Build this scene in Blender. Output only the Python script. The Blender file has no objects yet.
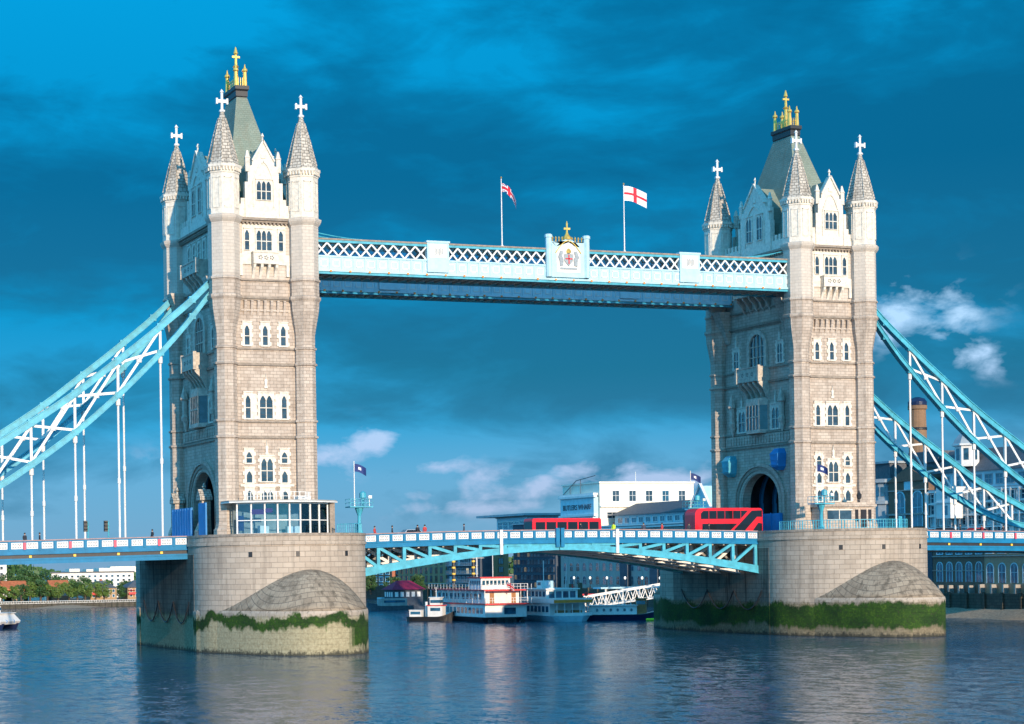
import bpy, bmesh, math, random
from mathutils import Vector, Matrix
rnd = random.Random(7)
R = math.radians
scn = bpy.context.scene
col = scn.collection

# ------------------------------------------------------------------ camera, sky, sun, exposure
CX, CY, CZ, YAW, PITCH, ROLL, FPX, SY, SX = -118.63562, -215.76333, 10.15556, .3234, .00094, -.01436, 1872.8496, 202.6616, -285.0737
F = Vector((math.sin(YAW)*math.cos(PITCH), math.cos(YAW)*math.cos(PITCH), math.sin(PITCH)))
R0 = Vector((math.cos(YAW), -math.sin(YAW), 0)); U0 = R0.cross(F)
RR = R0*math.cos(ROLL)+U0*math.sin(ROLL); UU = -R0*math.sin(ROLL)+U0*math.cos(ROLL)
cd = bpy.data.cameras.new('camera'); cam = bpy.data.objects.new('camera', cd); col.objects.link(cam)
cam.matrix_world = Matrix(((RR.x, UU.x, -F.x, CX), (RR.y, UU.y, -F.y, CY), (RR.z, UU.z, -F.z, CZ), (0, 0, 0, 1)))
cd.sensor_width = 36; cd.lens = FPX/1024*36; cd.shift_x = -SX/1024; cd.shift_y = SY/1024
cd.clip_start = 1; cd.clip_end = 12000
scn.camera = cam
SUN_EL, SUN_AZ = 13.5, 181.3      # azimuth clockwise from +Y
sd = Vector((math.sin(R(SUN_AZ))*math.cos(R(SUN_EL)), math.cos(R(SUN_AZ))*math.cos(R(SUN_EL)), math.sin(R(SUN_EL))))
sl = bpy.data.lights.new('sun', 'SUN'); sl.energy = 5.0; sl.angle = R(.5); sl.color = (1, .80, .59)
so = bpy.data.objects.new('sun', sl); col.objects.link(so); so.rotation_euler = sd.to_track_quat('Z', 'Y').to_euler()
scn.view_settings.view_transform = 'Standard'; scn.view_settings.look = 'None'
scn.view_settings.exposure = 0.2; scn.view_settings.gamma = 1
w = bpy.data.worlds.new('World'); scn.world = w; w.use_nodes = True

class NT:
    def __init__(s, t): s.t = t; s.n = t.nodes; s.l = t.links
    def add(s, ty, **k):
        n = s.n.new(ty)
        for a, v in k.items():
            if a.startswith('i_'):
                key = a[2:]; key = int(key) if key.isdigit() else key.replace('_', ' ')
                n.inputs[key].default_value = v
            else: setattr(n, a, v)
        return n
    def link(s, a, ao, b, bi): s.l.new(a.outputs[ao], b.inputs[bi])
    def sock(s, v, b, bi):
        if isinstance(v, tuple) and hasattr(v[0], 'outputs'): s.l.new(v[0].outputs[v[1]], b.inputs[bi])
        else: b.inputs[bi].default_value = v
    def math(s, op, a, b=0.0, c=None, clamp=False):
        n = s.n.new('ShaderNodeMath'); n.operation = op; n.use_clamp = clamp
        s.sock(a, n, 0); s.sock(b, n, 1)
        if c is not None: s.sock(c, n, 2)
        return (n, 0)
    def ramp(s, v, stops, mode='LINEAR'):
        n = s.n.new('ShaderNodeValToRGB'); n.color_ramp.interpolation = mode
        e = n.color_ramp.elements
        while len(e) < len(stops): e.new(.5)
        for q, (p, c) in zip(e, stops): q.position = p; q.color = c if len(c) == 4 else (*c, 1)
        s.sock(v, n, 0); return (n, 0)
    def mix(s, f, a, b, mode='MIX'):
        n = s.n.new('ShaderNodeMix'); n.data_type = 'RGBA'; n.blend_type = mode
        s.sock(f, n, 0); s.sock(a, n, 6); s.sock(b, n, 7); return (n, 2)

wt = NT(w.node_tree); w.node_tree.nodes.clear()
tc = wt.add('ShaderNodeTexCoord'); sep = wt.add('ShaderNodeSeparateXYZ'); wt.link(tc, 'Generated', sep, 0)
az = wt.math('ARCTAN2', (sep, 0), (sep, 1)); hyp = wt.math('SQRT', wt.math('ADD', wt.math('MULTIPLY', (sep, 0), (sep, 0)), wt.math('MULTIPLY', (sep, 1), (sep, 1))))
el = wt.math('ARCTAN2', (sep, 2), hyp)
def skynoise(sx, sy, off, det, rough, dist=0.0):
    cb = wt.add('ShaderNodeCombineXYZ'); wt.sock(wt.math('MULTIPLY', az, sx), cb, 0); wt.sock(wt.math('MULTIPLY', el, sy), cb, 1); cb.inputs[2].default_value = off
    n = wt.add('ShaderNodeTexNoise', i_Scale=1.0, i_Detail=det, i_Roughness=rough, i_Distortion=dist); wt.link(cb, 0, n, 0); return (n, 0)
n1a = skynoise(4.6, 13, 3.1, 8, .52, .5); n1b = skynoise(13, 34, 1.7, 8, .6, .4)
n1 = wt.math('ADD', wt.math('MULTIPLY', n1a, .66), wt.math('MULTIPLY', n1b, .34))
for (a, e, wa, we, s_) in ((.50, .125, .13, .032, .10), (.66, .23, .12, .05, .09), (.24, .165, .10, .02, .06), (.60, .085, .07, .014, .07), (.30, .075, .12, .02, .05), (.50, .066, .3, .012, -.10), (.22, .29, .08, .03, -.12), (.25, .125, .05, .014, -.06), (.70, .15, .04, .03, -.05)):
    d = wt.math('ADD', wt.math('POWER', wt.math('DIVIDE', wt.math('SUBTRACT', az, a), wa), 2.0), wt.math('POWER', wt.math('DIVIDE', wt.math('SUBTRACT', el, e), we), 2.0))
    n1 = wt.math('ADD', n1, wt.math('MULTIPLY', wt.math('EXPONENT', wt.math('MULTIPLY', d, -1.0)), s_))
n2 = skynoise(34, 62, 7.7, 8, .55, .2)
# clear air between the storm clouds, by height
clear = wt.ramp(el, [(0, (.17, .30, .47)), (.045, (.12, .30, .50)), (.075, (.03, .25, .47)), (.14, (.0, .20, .40)), (.24, (.0, .22, .44)), (.31, (.0, .27, .54)), (1, (.0, .2, .38))])
dark = wt.ramp(el, [(0, (.07, .16, .30)), (.05, (.03, .11, .23)), (.10, (.010, .085, .150)), (.2, (.001, .072, .142)), (.3, (.0, .095, .19)), (1, (.0, .08, .17))])
lowb = wt.math('MULTIPLY', wt.math('SUBTRACT', .075, el, clamp=True), 2.2, clamp=True)
m1 = wt.ramp(wt.math('SUBTRACT', n1, lowb), [(.40, (0, 0, 0)), (.46, (.45, .45, .45)), (.51, (.78, .78, .78)), (.58, (1, 1, 1))])
c1 = wt.mix(m1, clear, dark)
# small sunlit puffs: cumulus low over the river
puffs = [(.672, .122, .030, .015, 1.15), (.690, .117, .018, .011, 1), (.703, .100, .012, .009, .75), (.712, .094, .014, .007, .5), (.433, .0512, .022, .0055, 1), (.468, .0405, .032, .0085, 1.05), (.401, .0655, .016, .009, 1), (.385, .058, .02, .008, .8), (.34, .045, .025, .006, .6), (.45, .030, .05, .005, .7), (.51, .048, .02, .006, .7), (.54, .033, .03, .006, .7), (.56, .043, .06, .008, .85),
         (.426, .0365, .016, .004, .7), (.388, .052, .010, .010, .5), (.545, .047, .05, .006, .55), (.71, .047, .05, .006, .6), (.62, .055, .03, .005, .4), (.30, .06, .03, .006, .3), (.5, .03, .12, .01, .28)]
acc = None
for (a, e, wa, we, s_) in puffs:
    d = wt.math('ADD', wt.math('POWER', wt.math('DIVIDE', wt.math('SUBTRACT', az, a), wa), 2.0), wt.math('POWER', wt.math('DIVIDE', wt.math('SUBTRACT', el, e), we), 2.0))
    g = wt.math('MULTIPLY', wt.math('EXPONENT', wt.math('MULTIPLY', d, -1.0)), s_)
    acc = g if acc is None else wt.math('MAXIMUM', acc, g)
pm = wt.math('MULTIPLY', wt.math('SUBTRACT', wt.math('ADD', acc, wt.math('MULTIPLY', wt.math('SUBTRACT', n2, .5), 3.6)), .34), 1.3, clamp=True)
pm = wt.math('MULTIPLY', pm, wt.math('MULTIPLY', acc, 2.2, clamp=True))
puffc = wt.ramp(el, [(0, (.30, .36, .53)), (.05, (.38, .45, .66)), (.12, (.42, .60, .80)), (1, (.6, .75, .9))])
c2 = wt.mix(pm, c1, puffc)
# unseen sky, sunward and to the left, brightened to fill the shaded walls
back = wt.math('MAXIMUM', wt.math('MULTIPLY', (sep, 1), -1.4, clamp=True), wt.math('MULTIPLY', (sep, 0), -2.2, clamp=True), clamp=True) if 0 else wt.math('ADD', wt.math('MAXIMUM', wt.math('MULTIPLY', (sep, 1), -1.4), wt.math('MULTIPLY', (sep, 0), -2.2)), 0.0, clamp=True)
c3 = wt.mix(back, c2, (.12, .66, 1.25, 1))
bg = wt.add('ShaderNodeBackground', i_Strength=1.0); wt.sock(c3, bg, 0)
sky = wt.add('ShaderNodeTexSky'); sky.sky_type = 'NISHITA'; sky.sun_disc = False; sky.sun_elevation = R(SUN_EL); sky.sun_rotation = R(SUN_AZ)
bg2 = wt.add('ShaderNodeBackground', i_Strength=.05); wt.sock(wt.mix(1.0, (sky, 0), (.01, .25, .5, 1), 'MULTIPLY'), bg2, 0)
ad = wt.add('ShaderNodeAddShader'); wt.link(bg, 0, ad, 0); wt.link(bg2, 0, ad, 1)
wo = wt.add('ShaderNodeOutputWorld'); wt.link(ad, 0, wo, 0)

# ------------------------------------------------------------------ materials
def newmat(name):
    m = bpy.data.materials.new(name); m.use_nodes = True; t = NT(m.node_tree)
    return m, t, m.node_tree.nodes['Principled BSDF']
def paint(name, c, rough=.5, var=.12, scale=1.2, metal=0, bump=0, c2=None, spec=.5):
    m, t, p = newmat(name)
    tcn = t.add('ShaderNodeNewGeometry')
    n = t.add('ShaderNodeTexNoise', i_Scale=scale, i_Detail=5.0, i_Roughness=.65); t.link(tcn, 'Position', n, 0)
    a = tuple(x*(1-var) for x in c)+(1,); b = tuple(min(1, x*(1+var)) for x in c)+(1,)
    if c2: a = (*c2, 1)
    t.sock(t.ramp((n, 0), [(.35, a), (.65, b)]), p, 'Base Color')
    p.inputs['Roughness'].default_value = rough; p.inputs['Metallic'].default_value = metal
    p.inputs['Specular IOR Level'].default_value = spec
    if bump:
        bn = t.add('ShaderNodeBump', i_Strength=bump, i_Distance=.1); t.link(n, 0, bn, 'Height'); t.link(bn, 0, p, 'Normal')
    return m
def masonry(name, c, c2, cm, bw=1.1, bh=.42, mortar=.018, stain=.35, algae=0, bumpd=.03, rough=.85, dirt=(.10, .085, .07)):
    m, t, p = newmat(name)
    uv = t.add('ShaderNodeUVMap'); g = t.add('ShaderNodeNewGeometry')
    br = t.add('ShaderNodeTexBrick', i_Scale=1.0, i_Mortar_Size=mortar, i_Mortar_Smooth=.3, i_Bias=0.0, i_Brick_Width=bw, i_Row_Height=bh)
    br.inputs['Color1'].default_value = (*c, 1); br.inputs['Color2'].default_value = (*c2, 1); br.inputs['Mortar'].default_value = (*cm, 1)
    t.link(uv, 0, br, 0)
    ns = t.add('ShaderNodeTexNoise', i_Scale=.35, i_Detail=6.0, i_Roughness=.6); t.link(g, 'Position', ns, 0)
    nf = t.add('ShaderNodeTexNoise', i_Scale=3.5, i_Detail=6.0, i_Roughness=.7); t.link(g, 'Position', nf, 0)
    mp = t.add('ShaderNodeMapping'); mp.inputs['Scale'].default_value = (1.4, 1.4, .12); t.link(g, 'Position', mp, 0)
    st = t.add('ShaderNodeTexNoise', i_Scale=1.0, i_Detail=5.0, i_Roughness=.6); t.link(mp, 0, st, 0)
    c_ = t.mix(t.ramp((nf, 0), [(.3, (.0, .0, .0)), (.75, (.35, .35, .35))]), (br, 0), (c2[0]*1.1, c2[1]*1.07, c2[2]*1.0, 1))
    c_ = t.mix(t.math('MULTIPLY', t.ramp((ns, 0), [(.45, (0, 0, 0)), (.7, (1, 1, 1))]), stain*.8), c_, (*[x*.6 for x in c], 1))
    c_ = t.mix(t.math('MULTIPLY', t.ramp((st, 0), [(.5, (0, 0, 0)), (.68, (1, 1, 1))]), stain), c_, (*dirt, 1))
    rg = rough
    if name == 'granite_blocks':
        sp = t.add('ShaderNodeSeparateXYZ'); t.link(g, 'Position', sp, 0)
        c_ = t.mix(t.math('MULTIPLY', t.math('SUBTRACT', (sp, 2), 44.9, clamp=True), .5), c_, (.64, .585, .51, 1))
    if algae:
        sp = t.add('ShaderNodeSeparateXYZ'); t.link(g, 'Position', sp, 0)
        z = (sp, 2)
        nb = t.add('ShaderNodeTexNoise', i_Scale=.22, i_Detail=4.0, i_Roughness=.55); t.link(g, 'Position', nb, 0)
        zz = t.math('ADD', z, t.math('MULTIPLY', t.math('SUBTRACT', (nf, 0), .5), 1.0))
        zz = t.math('ADD', zz, t.math('MULTIPLY', t.math('SUBTRACT', (st, 0), .5), 1.5))
        # scoured pale tidal zone, weed above it, black wet foot
        tide = t.math('SUBTRACT', 4.6, zz, clamp=True)
        c_ = t.mix(t.math('MULTIPLY', t.math('MULTIPLY', tide, 2.0, clamp=True), .85), c_, t.ramp((nf, 0), [(.35, (.24, .20, .105)), (.7, (.44, .39, .24))]) if 'weedy' not in name else t.ramp((nf, 0), [(.35, (.09, .07, .035)), (.7, (.24, .19, .11))]))
        zw = t.math('ADD', zz, t.math('MULTIPLY', t.math('SUBTRACT', (nb, 0), .5), algae[2]))
        lo = t.math('MULTIPLY', t.math('SUBTRACT', zw, algae[0]), 2.2, clamp=True); hi = t.math('MULTIPLY', t.math('SUBTRACT', algae[1], zw), 2.2, clamp=True)
        sn = t.add('ShaderNodeSeparateXYZ'); t.link(g, 'True Normal', sn, 0)
        damp = t.math('MULTIPLY', t.math('MULTIPLY', t.math('SUBTRACT', (sn, 0), .40), 6.0, clamp=True), t.math('MULTIPLY', t.math('SUBTRACT', zw, .5), 2.2, clamp=True))
        if algae[0] > 3: lo = t.math('MULTIPLY', lo, t.ramp((nb, 0), [(.40, (.05, .05, .05)), (.48, (1, 1, 1))]))
        weed = t.math('MULTIPLY', t.math('MAXIMUM', lo, damp), hi)
        weed = t.math('MULTIPLY', weed, t.ramp((nf, 0), [(.22, (.45, .45, .45)), (.42, (1, 1, 1))]))
        c_ = t.mix(weed, c_, t.mix(t.ramp((ns, 0), [(.38, (0, 0, 0)), (.62, (1, 1, 1))]), t.ramp((nf, 0), [(.35, (.006, .018, .004)), (.55, (.012, .04, .005)), (.75, (.035, .075, .01))]), t.ramp((nf, 0), [(.35, (.012, .038, .004)), (.55, (.032, .08, .006)), (.75, (.10, .13, .015))])))
        foot = t.math('MULTIPLY', t.math('SUBTRACT', .55, t.math('ADD', zz, 0.0), clamp=True), 2.5, clamp=True)
        c_ = t.mix(t.math('MULTIPLY', foot, .85), c_, (.02, .022, .018, 1))
    t.sock(c_, p, 'Base Color'); p.inputs['Roughness'].default_value = rg; p.inputs['Specular IOR Level'].default_value = .3
    h = t.math('ADD', t.math('MULTIPLY', (br, 1), -1.0), t.math('MULTIPLY', (nf, 0), .6))
    bn = t.add('ShaderNodeBump', i_Strength=.7, i_Distance=bumpd); t.sock(h, bn, 'Height'); t.link(bn, 0, p, 'Normal')
    return m
def glassy(name, c, rough=.08):
    m, t, p = newmat(name); g = t.add('ShaderNodeNewGeometry')
    n = t.add('ShaderNodeTexNoise', i_Scale=.9, i_Detail=2.0); t.link(g, 'Position', n, 0)
    t.sock(t.ramp((n, 0), [(.4, tuple(x*.5 for x in c)), (.6, c)]), p, 'Base Color')
    p.inputs['Roughness'].default_value = rough; p.inputs['Specular IOR Level'].default_value = .8
    return m
def clear_glass(name, tint=(.8, .93, 1)):
    m, t, p = newmat(name)
    tr = t.add('ShaderNodeBsdfTransparent'); tr.inputs[0].default_value = (*tint, 1)
    gl = t.add('ShaderNodeBsdfGlossy', i_Roughness=.03); fr = t.add('ShaderNodeFresnel', i_IOR=1.7)
    mx = t.add('ShaderNodeMixShader'); t.link(fr, 0, mx, 0); t.link(tr, 0, mx, 1); t.link(gl, 0, mx, 2)
    t.link(mx, 0, t.n['Material Output'], 0); return m
M = {}
M['stone'] = masonry('granite_blocks', (.41, .33, .27), (.54, .455, .38), (.20, .165, .135), .85, .40, .022, stain=.42, dirt=(.15, .115, .09))
M['pale'] = paint('portland_stone', (.66, .60, .51), .8, .16, 2.5, bump=.3)
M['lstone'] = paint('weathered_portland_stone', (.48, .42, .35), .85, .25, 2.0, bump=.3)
M['trim'] = paint('stone_mouldings', (.27, .22, .175), .85, .25, 2.0, bump=.3)
M['spire'] = masonry('spire_stone', (.40, .36, .31), (.56, .51, .44), (.10, .09, .08), .6, .40, .05, .45)
M['slate'] = masonry('green_slate', (.19, .235, .19), (.235, .275, .225), (.15, .19, .15), .5, .3, .02, .5, dirt=(.20, .19, .14))
M['pier'] = masonry('pier_granite', (.37, .30, .24), (.47, .39, .315), (.24, .20, .165), 1.45, .62, .03, .35, algae=(2.5, 4.6, 6.0), bumpd=.05)
M['pier_weedy'] = masonry('weedy_pier_granite', (.36, .295, .235), (.45, .375, .305), (.22, .185, .15), 1.45, .62, .03, .38, algae=(.9, 4.5, 3.0), bumpd=.05)
M['dome'] = masonry('weathered_cutwater_stone', (.24, .185, .135), (.36, .29, .215), (.12, .10, .08), 1.3, .6, .04, .75, dirt=(.085, .068, .05))
M['shade_grime'] = masonry('shaded_grimy_flank_granite', (.17, .145, .115), (.22, .185, .15), (.09, .08, .065), 1.45, .62, .03, .9, algae=(4.0, 4.6, 4.0), bumpd=.05, dirt=(.03, .025, .02))  # flank shade is put into this dark tone along with the grime
M['shade_grime_weedy'] = masonry('shaded_grimy_weedy_granite', (.19, .165, .135), (.24, .205, .17), (.09, .08, .065), 1.45, .62, .03, .9, algae=(1.0, 4.4, 3.0), bumpd=.05, dirt=(.03, .027, .022))  # weedy version, shade and grime both in the dark colour
M['gold'] = paint('gilding', (.85, .52, .12), .35, .15, 3, metal=.6)
M['turq'] = paint('turquoise_paint', (.05, .34, .44), .5, .22, .9)
M['blue'] = paint('mid_blue_paint', (.006, .16, .31), .5, .15, .7, spec=.25)
M['dblue'] = paint('hoarding_blue_paint', (.008, .20, .50), .5, .15, .5)
M['paleblue'] = paint('pale_blue_paint', (.40, .60, .66), .45, .10, 1.0)
M['white'] = paint('white_paint', (.70, .68, .65), .45, .08, 1.2)
M['cream'] = paint('cream_render', (.78, .72, .60), .7, .08, .5)
M['black'] = paint('black_paint', (.02, .02, .022), .5, .2)
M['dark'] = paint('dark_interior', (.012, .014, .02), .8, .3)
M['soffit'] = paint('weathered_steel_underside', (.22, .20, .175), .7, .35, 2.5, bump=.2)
M['undersoffit'] = paint('bounce_toned_soffit_paint', (.50, .44, .36), .7, .25, 2.5)  # light tan stands in for light bounced up onto the undersides
M['yellow'] = paint('yellow_lamp_boss', (.85, .5, .05), .5, .1)
M['railtop'] = paint('faded_red_rail_paint', (.30, .20, .20), .6, .2)
M['crimson'] = paint('crimson_roof_felt', (.28, .012, .05), .7, .2)
M['pink'] = paint('red_shield_enamel', (.75, .06, .10), .45, .1)
M['grey'] = paint('grey_ornament', (.28, .32, .34), .6, .2, 4)
M['glass'] = glassy('leaded_glass', (.045, .07, .09))
M['bglass'] = glassy('blue_window_glass', (.03, .11, .18))
M['cglass'] = clear_glass('clear_glazing')
M['asphalt'] = paint('asphalt', (.05, .05, .052), .9, .2, 3, bump=.2)
M['red'] = paint('red_coachwork', (.72, .012, .02), .25, .05)
M['bus_glass'] = paint('bus_glass', (.012, .014, .018), .05, .1, spec=.3)
M['tyre'] = paint('rubber', (.015, .015, .016), .8, .2)
M['orange'] = paint('orange_paint', (.8, .25, .03), .5, .1)
M['redtrim'] = paint('red_trim_paint', (.6, .03, .03), .5, .1)
M['navy'] = paint('navy_hull_paint', (.01, .018, .06), .35, .2)
M['hull'] = paint('black_hull_paint', (.018, .018, .02), .45, .3)
M['wood'] = paint('varnished_wood', (.30, .13, .04), .5, .2, 4)
M['brick'] = masonry('dark_brown_brick', (.17, .10, .07), (.22, .135, .09), (.12, .10, .085), .25, .09, .01, .4, bumpd=.01)
M['tanbrick'] = masonry('tan_brick', (.33, .20, .10), (.42, .27, .14), (.3, .24, .17), .25, .09, .01, .3, bumpd=.01)
M['chimbrick'] = masonry('chimney_brick', (.22, .12, .065), (.30, .17, .09), (.2, .16, .12), .25, .09, .01, .5, bumpd=.01)
M['redbrick'] = masonry('red_brick', (.36, .10, .055), (.44, .14, .07), (.3, .2, .15), .25, .09, .01, .3, bumpd=.01)
M['greystone'] = masonry('grey_warehouse_brick', (.34, .32, .29), (.40, .37, .34), (.28, .27, .25), .25, .09, .01, .4, bumpd=.01)
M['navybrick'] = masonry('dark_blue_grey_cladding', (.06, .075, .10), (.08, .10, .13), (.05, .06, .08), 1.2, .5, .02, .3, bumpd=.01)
M['terra'] = paint('terracotta_tiles', (.48, .13, .045), .8, .25, 1.5)
M['roofslate'] = paint('grey_roof_slate', (.085, .095, .11), .7, .25, 2.0)
M['roofpale'] = paint('pale_metal_roofing', (.30, .34, .36), .5, .15, .5)
M['concrete'] = paint('concrete', (.30, .29, .27), .85, .2, .8, bump=.2)
M['quay'] = masonry('river_wall', (.07, .062, .05), (.10, .09, .07), (.04, .036, .03), 1.2, .5, .04, .5, dirt=(.02, .03, .015))
M['beach'] = paint('shingle', (.30, .22, .15), .95, .35, 2.5, bump=.6)
M['ground'] = paint('earth_and_paving', (.16, .15, .12), .9, .3, .2)
M['bark'] = paint('bark', (.09, .065, .045), .9, .3, 5, bump=.4)
M['leaf1'] = paint('bright_leaves', (.10, .17, .03), .6, .35, 1.2)
M['leaf2'] = paint('deep_green_leaves', (.04, .10, .025), .6, .4, 1.2)
M['skin'] = paint('skin', (.5, .3, .2), .6, .05)
M['hair'] = paint('dark_hair', (.03, .02, .015), .7, .1)
M['coat'] = paint('dark_coat_cloth', (.03, .035, .05), .9, .2)
M['hivis'] = paint('hi_vis_yellow_cloth', (.65, .85, .04), .8, .1)
M['redcoat'] = paint('red_coat_cloth', (.45, .05, .05), .9, .1)
M['trouser'] = paint('trouser_cloth', (.05, .06, .09), .9, .1)
M['timber'] = paint('wet_timber', (.11, .085, .05), .8, .3, 3)
M['flagnavy'] = paint('navy_flag_cloth', (.02, .04, .16), .8, .1)
M['flagred'] = paint('red_flag_cloth', (.65, .02, .04), .8, .1)
M['flagwhite'] = paint('white_flag_cloth', (.8, .8, .8), .8, .05)
M['steel'] = paint('galvanised_steel', (.45, .46, .47), .35, .1, 3, metal=.5)
m_, t_, p_ = newmat('warm_lit_window'); p_.inputs['Base Color'].default_value = (.4, .3, .15, 1); p_.inputs['Emission Color'].default_value = (1, .72, .35, 1); p_.inputs['Emission Strength'].default_value = .55; M['lit'] = m_
m_, t_, p_ = newmat('lamp_globe'); p_.inputs['Base Color'].default_value = (.8, .8, .75, 1); p_.inputs['Emission Color'].default_value = (1, .9, .75, 1); p_.inputs['Emission Strength'].default_value = .8; M['globe'] = m_
# water
m_, t, p = newmat('river_water')
g = t.add('ShaderNodeNewGeometry'); mp = t.add('ShaderNodeMapping'); mp.inputs['Scale'].default_value = (.55, 1, 1); t.link(g, 'Position', mp, 0)
a1 = t.add('ShaderNodeTexNoise', i_Scale=.55, i_Detail=5.0, i_Roughness=.62, i_Distortion=.4); a2 = t.add('ShaderNodeTexNoise', i_Scale=2.6, i_Detail=4.0, i_Roughness=.6); a3 = t.add('ShaderNodeTexNoise', i_Scale=.045, i_Detail=4.0, i_Roughness=.6)
for a in (a1, a2, a3): t.link(mp, 0, a, 0)
def slopes(sx, sy, sc, det):
    m2 = t.add('ShaderNodeMapping'); m2.inputs['Scale'].default_value = (sx, sy, 1); t.link(g, 'Position', m2, 0)
    n_ = t.add('ShaderNodeTexNoise', i_Scale=sc, i_Detail=det, i_Roughness=.62, i_Distortion=.3); t.link(m2, 0, n_, 0)
    v = t.add('ShaderNodeVectorMath', operation='SUBTRACT'); t.link(n_, 1, v, 0); v.inputs[1].default_value = (.5, .5, .5); return v
va = slopes(.8, .55, .9, 6.0); vb = slopes(1, .8, 4.0, 4.0)
hh = t.math('ADD', t.math('MULTIPLY', (a1, 0), 1.0), t.math('MULTIPLY', (a2, 0), .42))
calm = t.ramp((a3, 0), [(.35, (.45, .45, .45)), (.65, (1, 1, 1))])
bn = t.add('ShaderNodeBump', i_Distance=1.0); t.sock(t.math('MULTIPLY', calm, .3), bn, 'Strength'); t.sock(hh, bn, 'Height')
s1 = t.add('ShaderNodeVectorMath', operation='SCALE'); t.link(va, 0, s1, 0); t.sock(t.math('MULTIPLY', calm, .56), s1, 3)
s2 = t.add('ShaderNodeVectorMath', operation='SCALE'); t.link(vb, 0, s2, 0); t.sock(t.math('MULTIPLY', calm, .55), s2, 3)
s3 = t.add('ShaderNodeVectorMath', operation='ADD'); t.link(s1, 0, s3, 0); t.link(s2, 0, s3, 1)
s4 = t.add('ShaderNodeVectorMath', operation='MULTIPLY'); t.link(s3, 0, s4, 0); s4.inputs[1].default_value = (1, 1, 0)
s5 = t.add('ShaderNodeVectorMath', operation='ADD'); t.link(s4, 0, s5, 0); s5.inputs[1].default_value = (0, 0, 1)
s6 = t.add('ShaderNodeVectorMath', operation='NORMALIZE'); t.link(s5, 0, s6, 0); t.link(s6, 0, p, 'Normal')
t.sock(t.ramp((a3, 0), [(.35, (.006, .06, .11)), (.65, (.022, .09, .15))]), p, 'Base Color')
p.inputs['Roughness'].default_value = .12; p.inputs['IOR'].default_value = 1.33; M['water'] = m_

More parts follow.
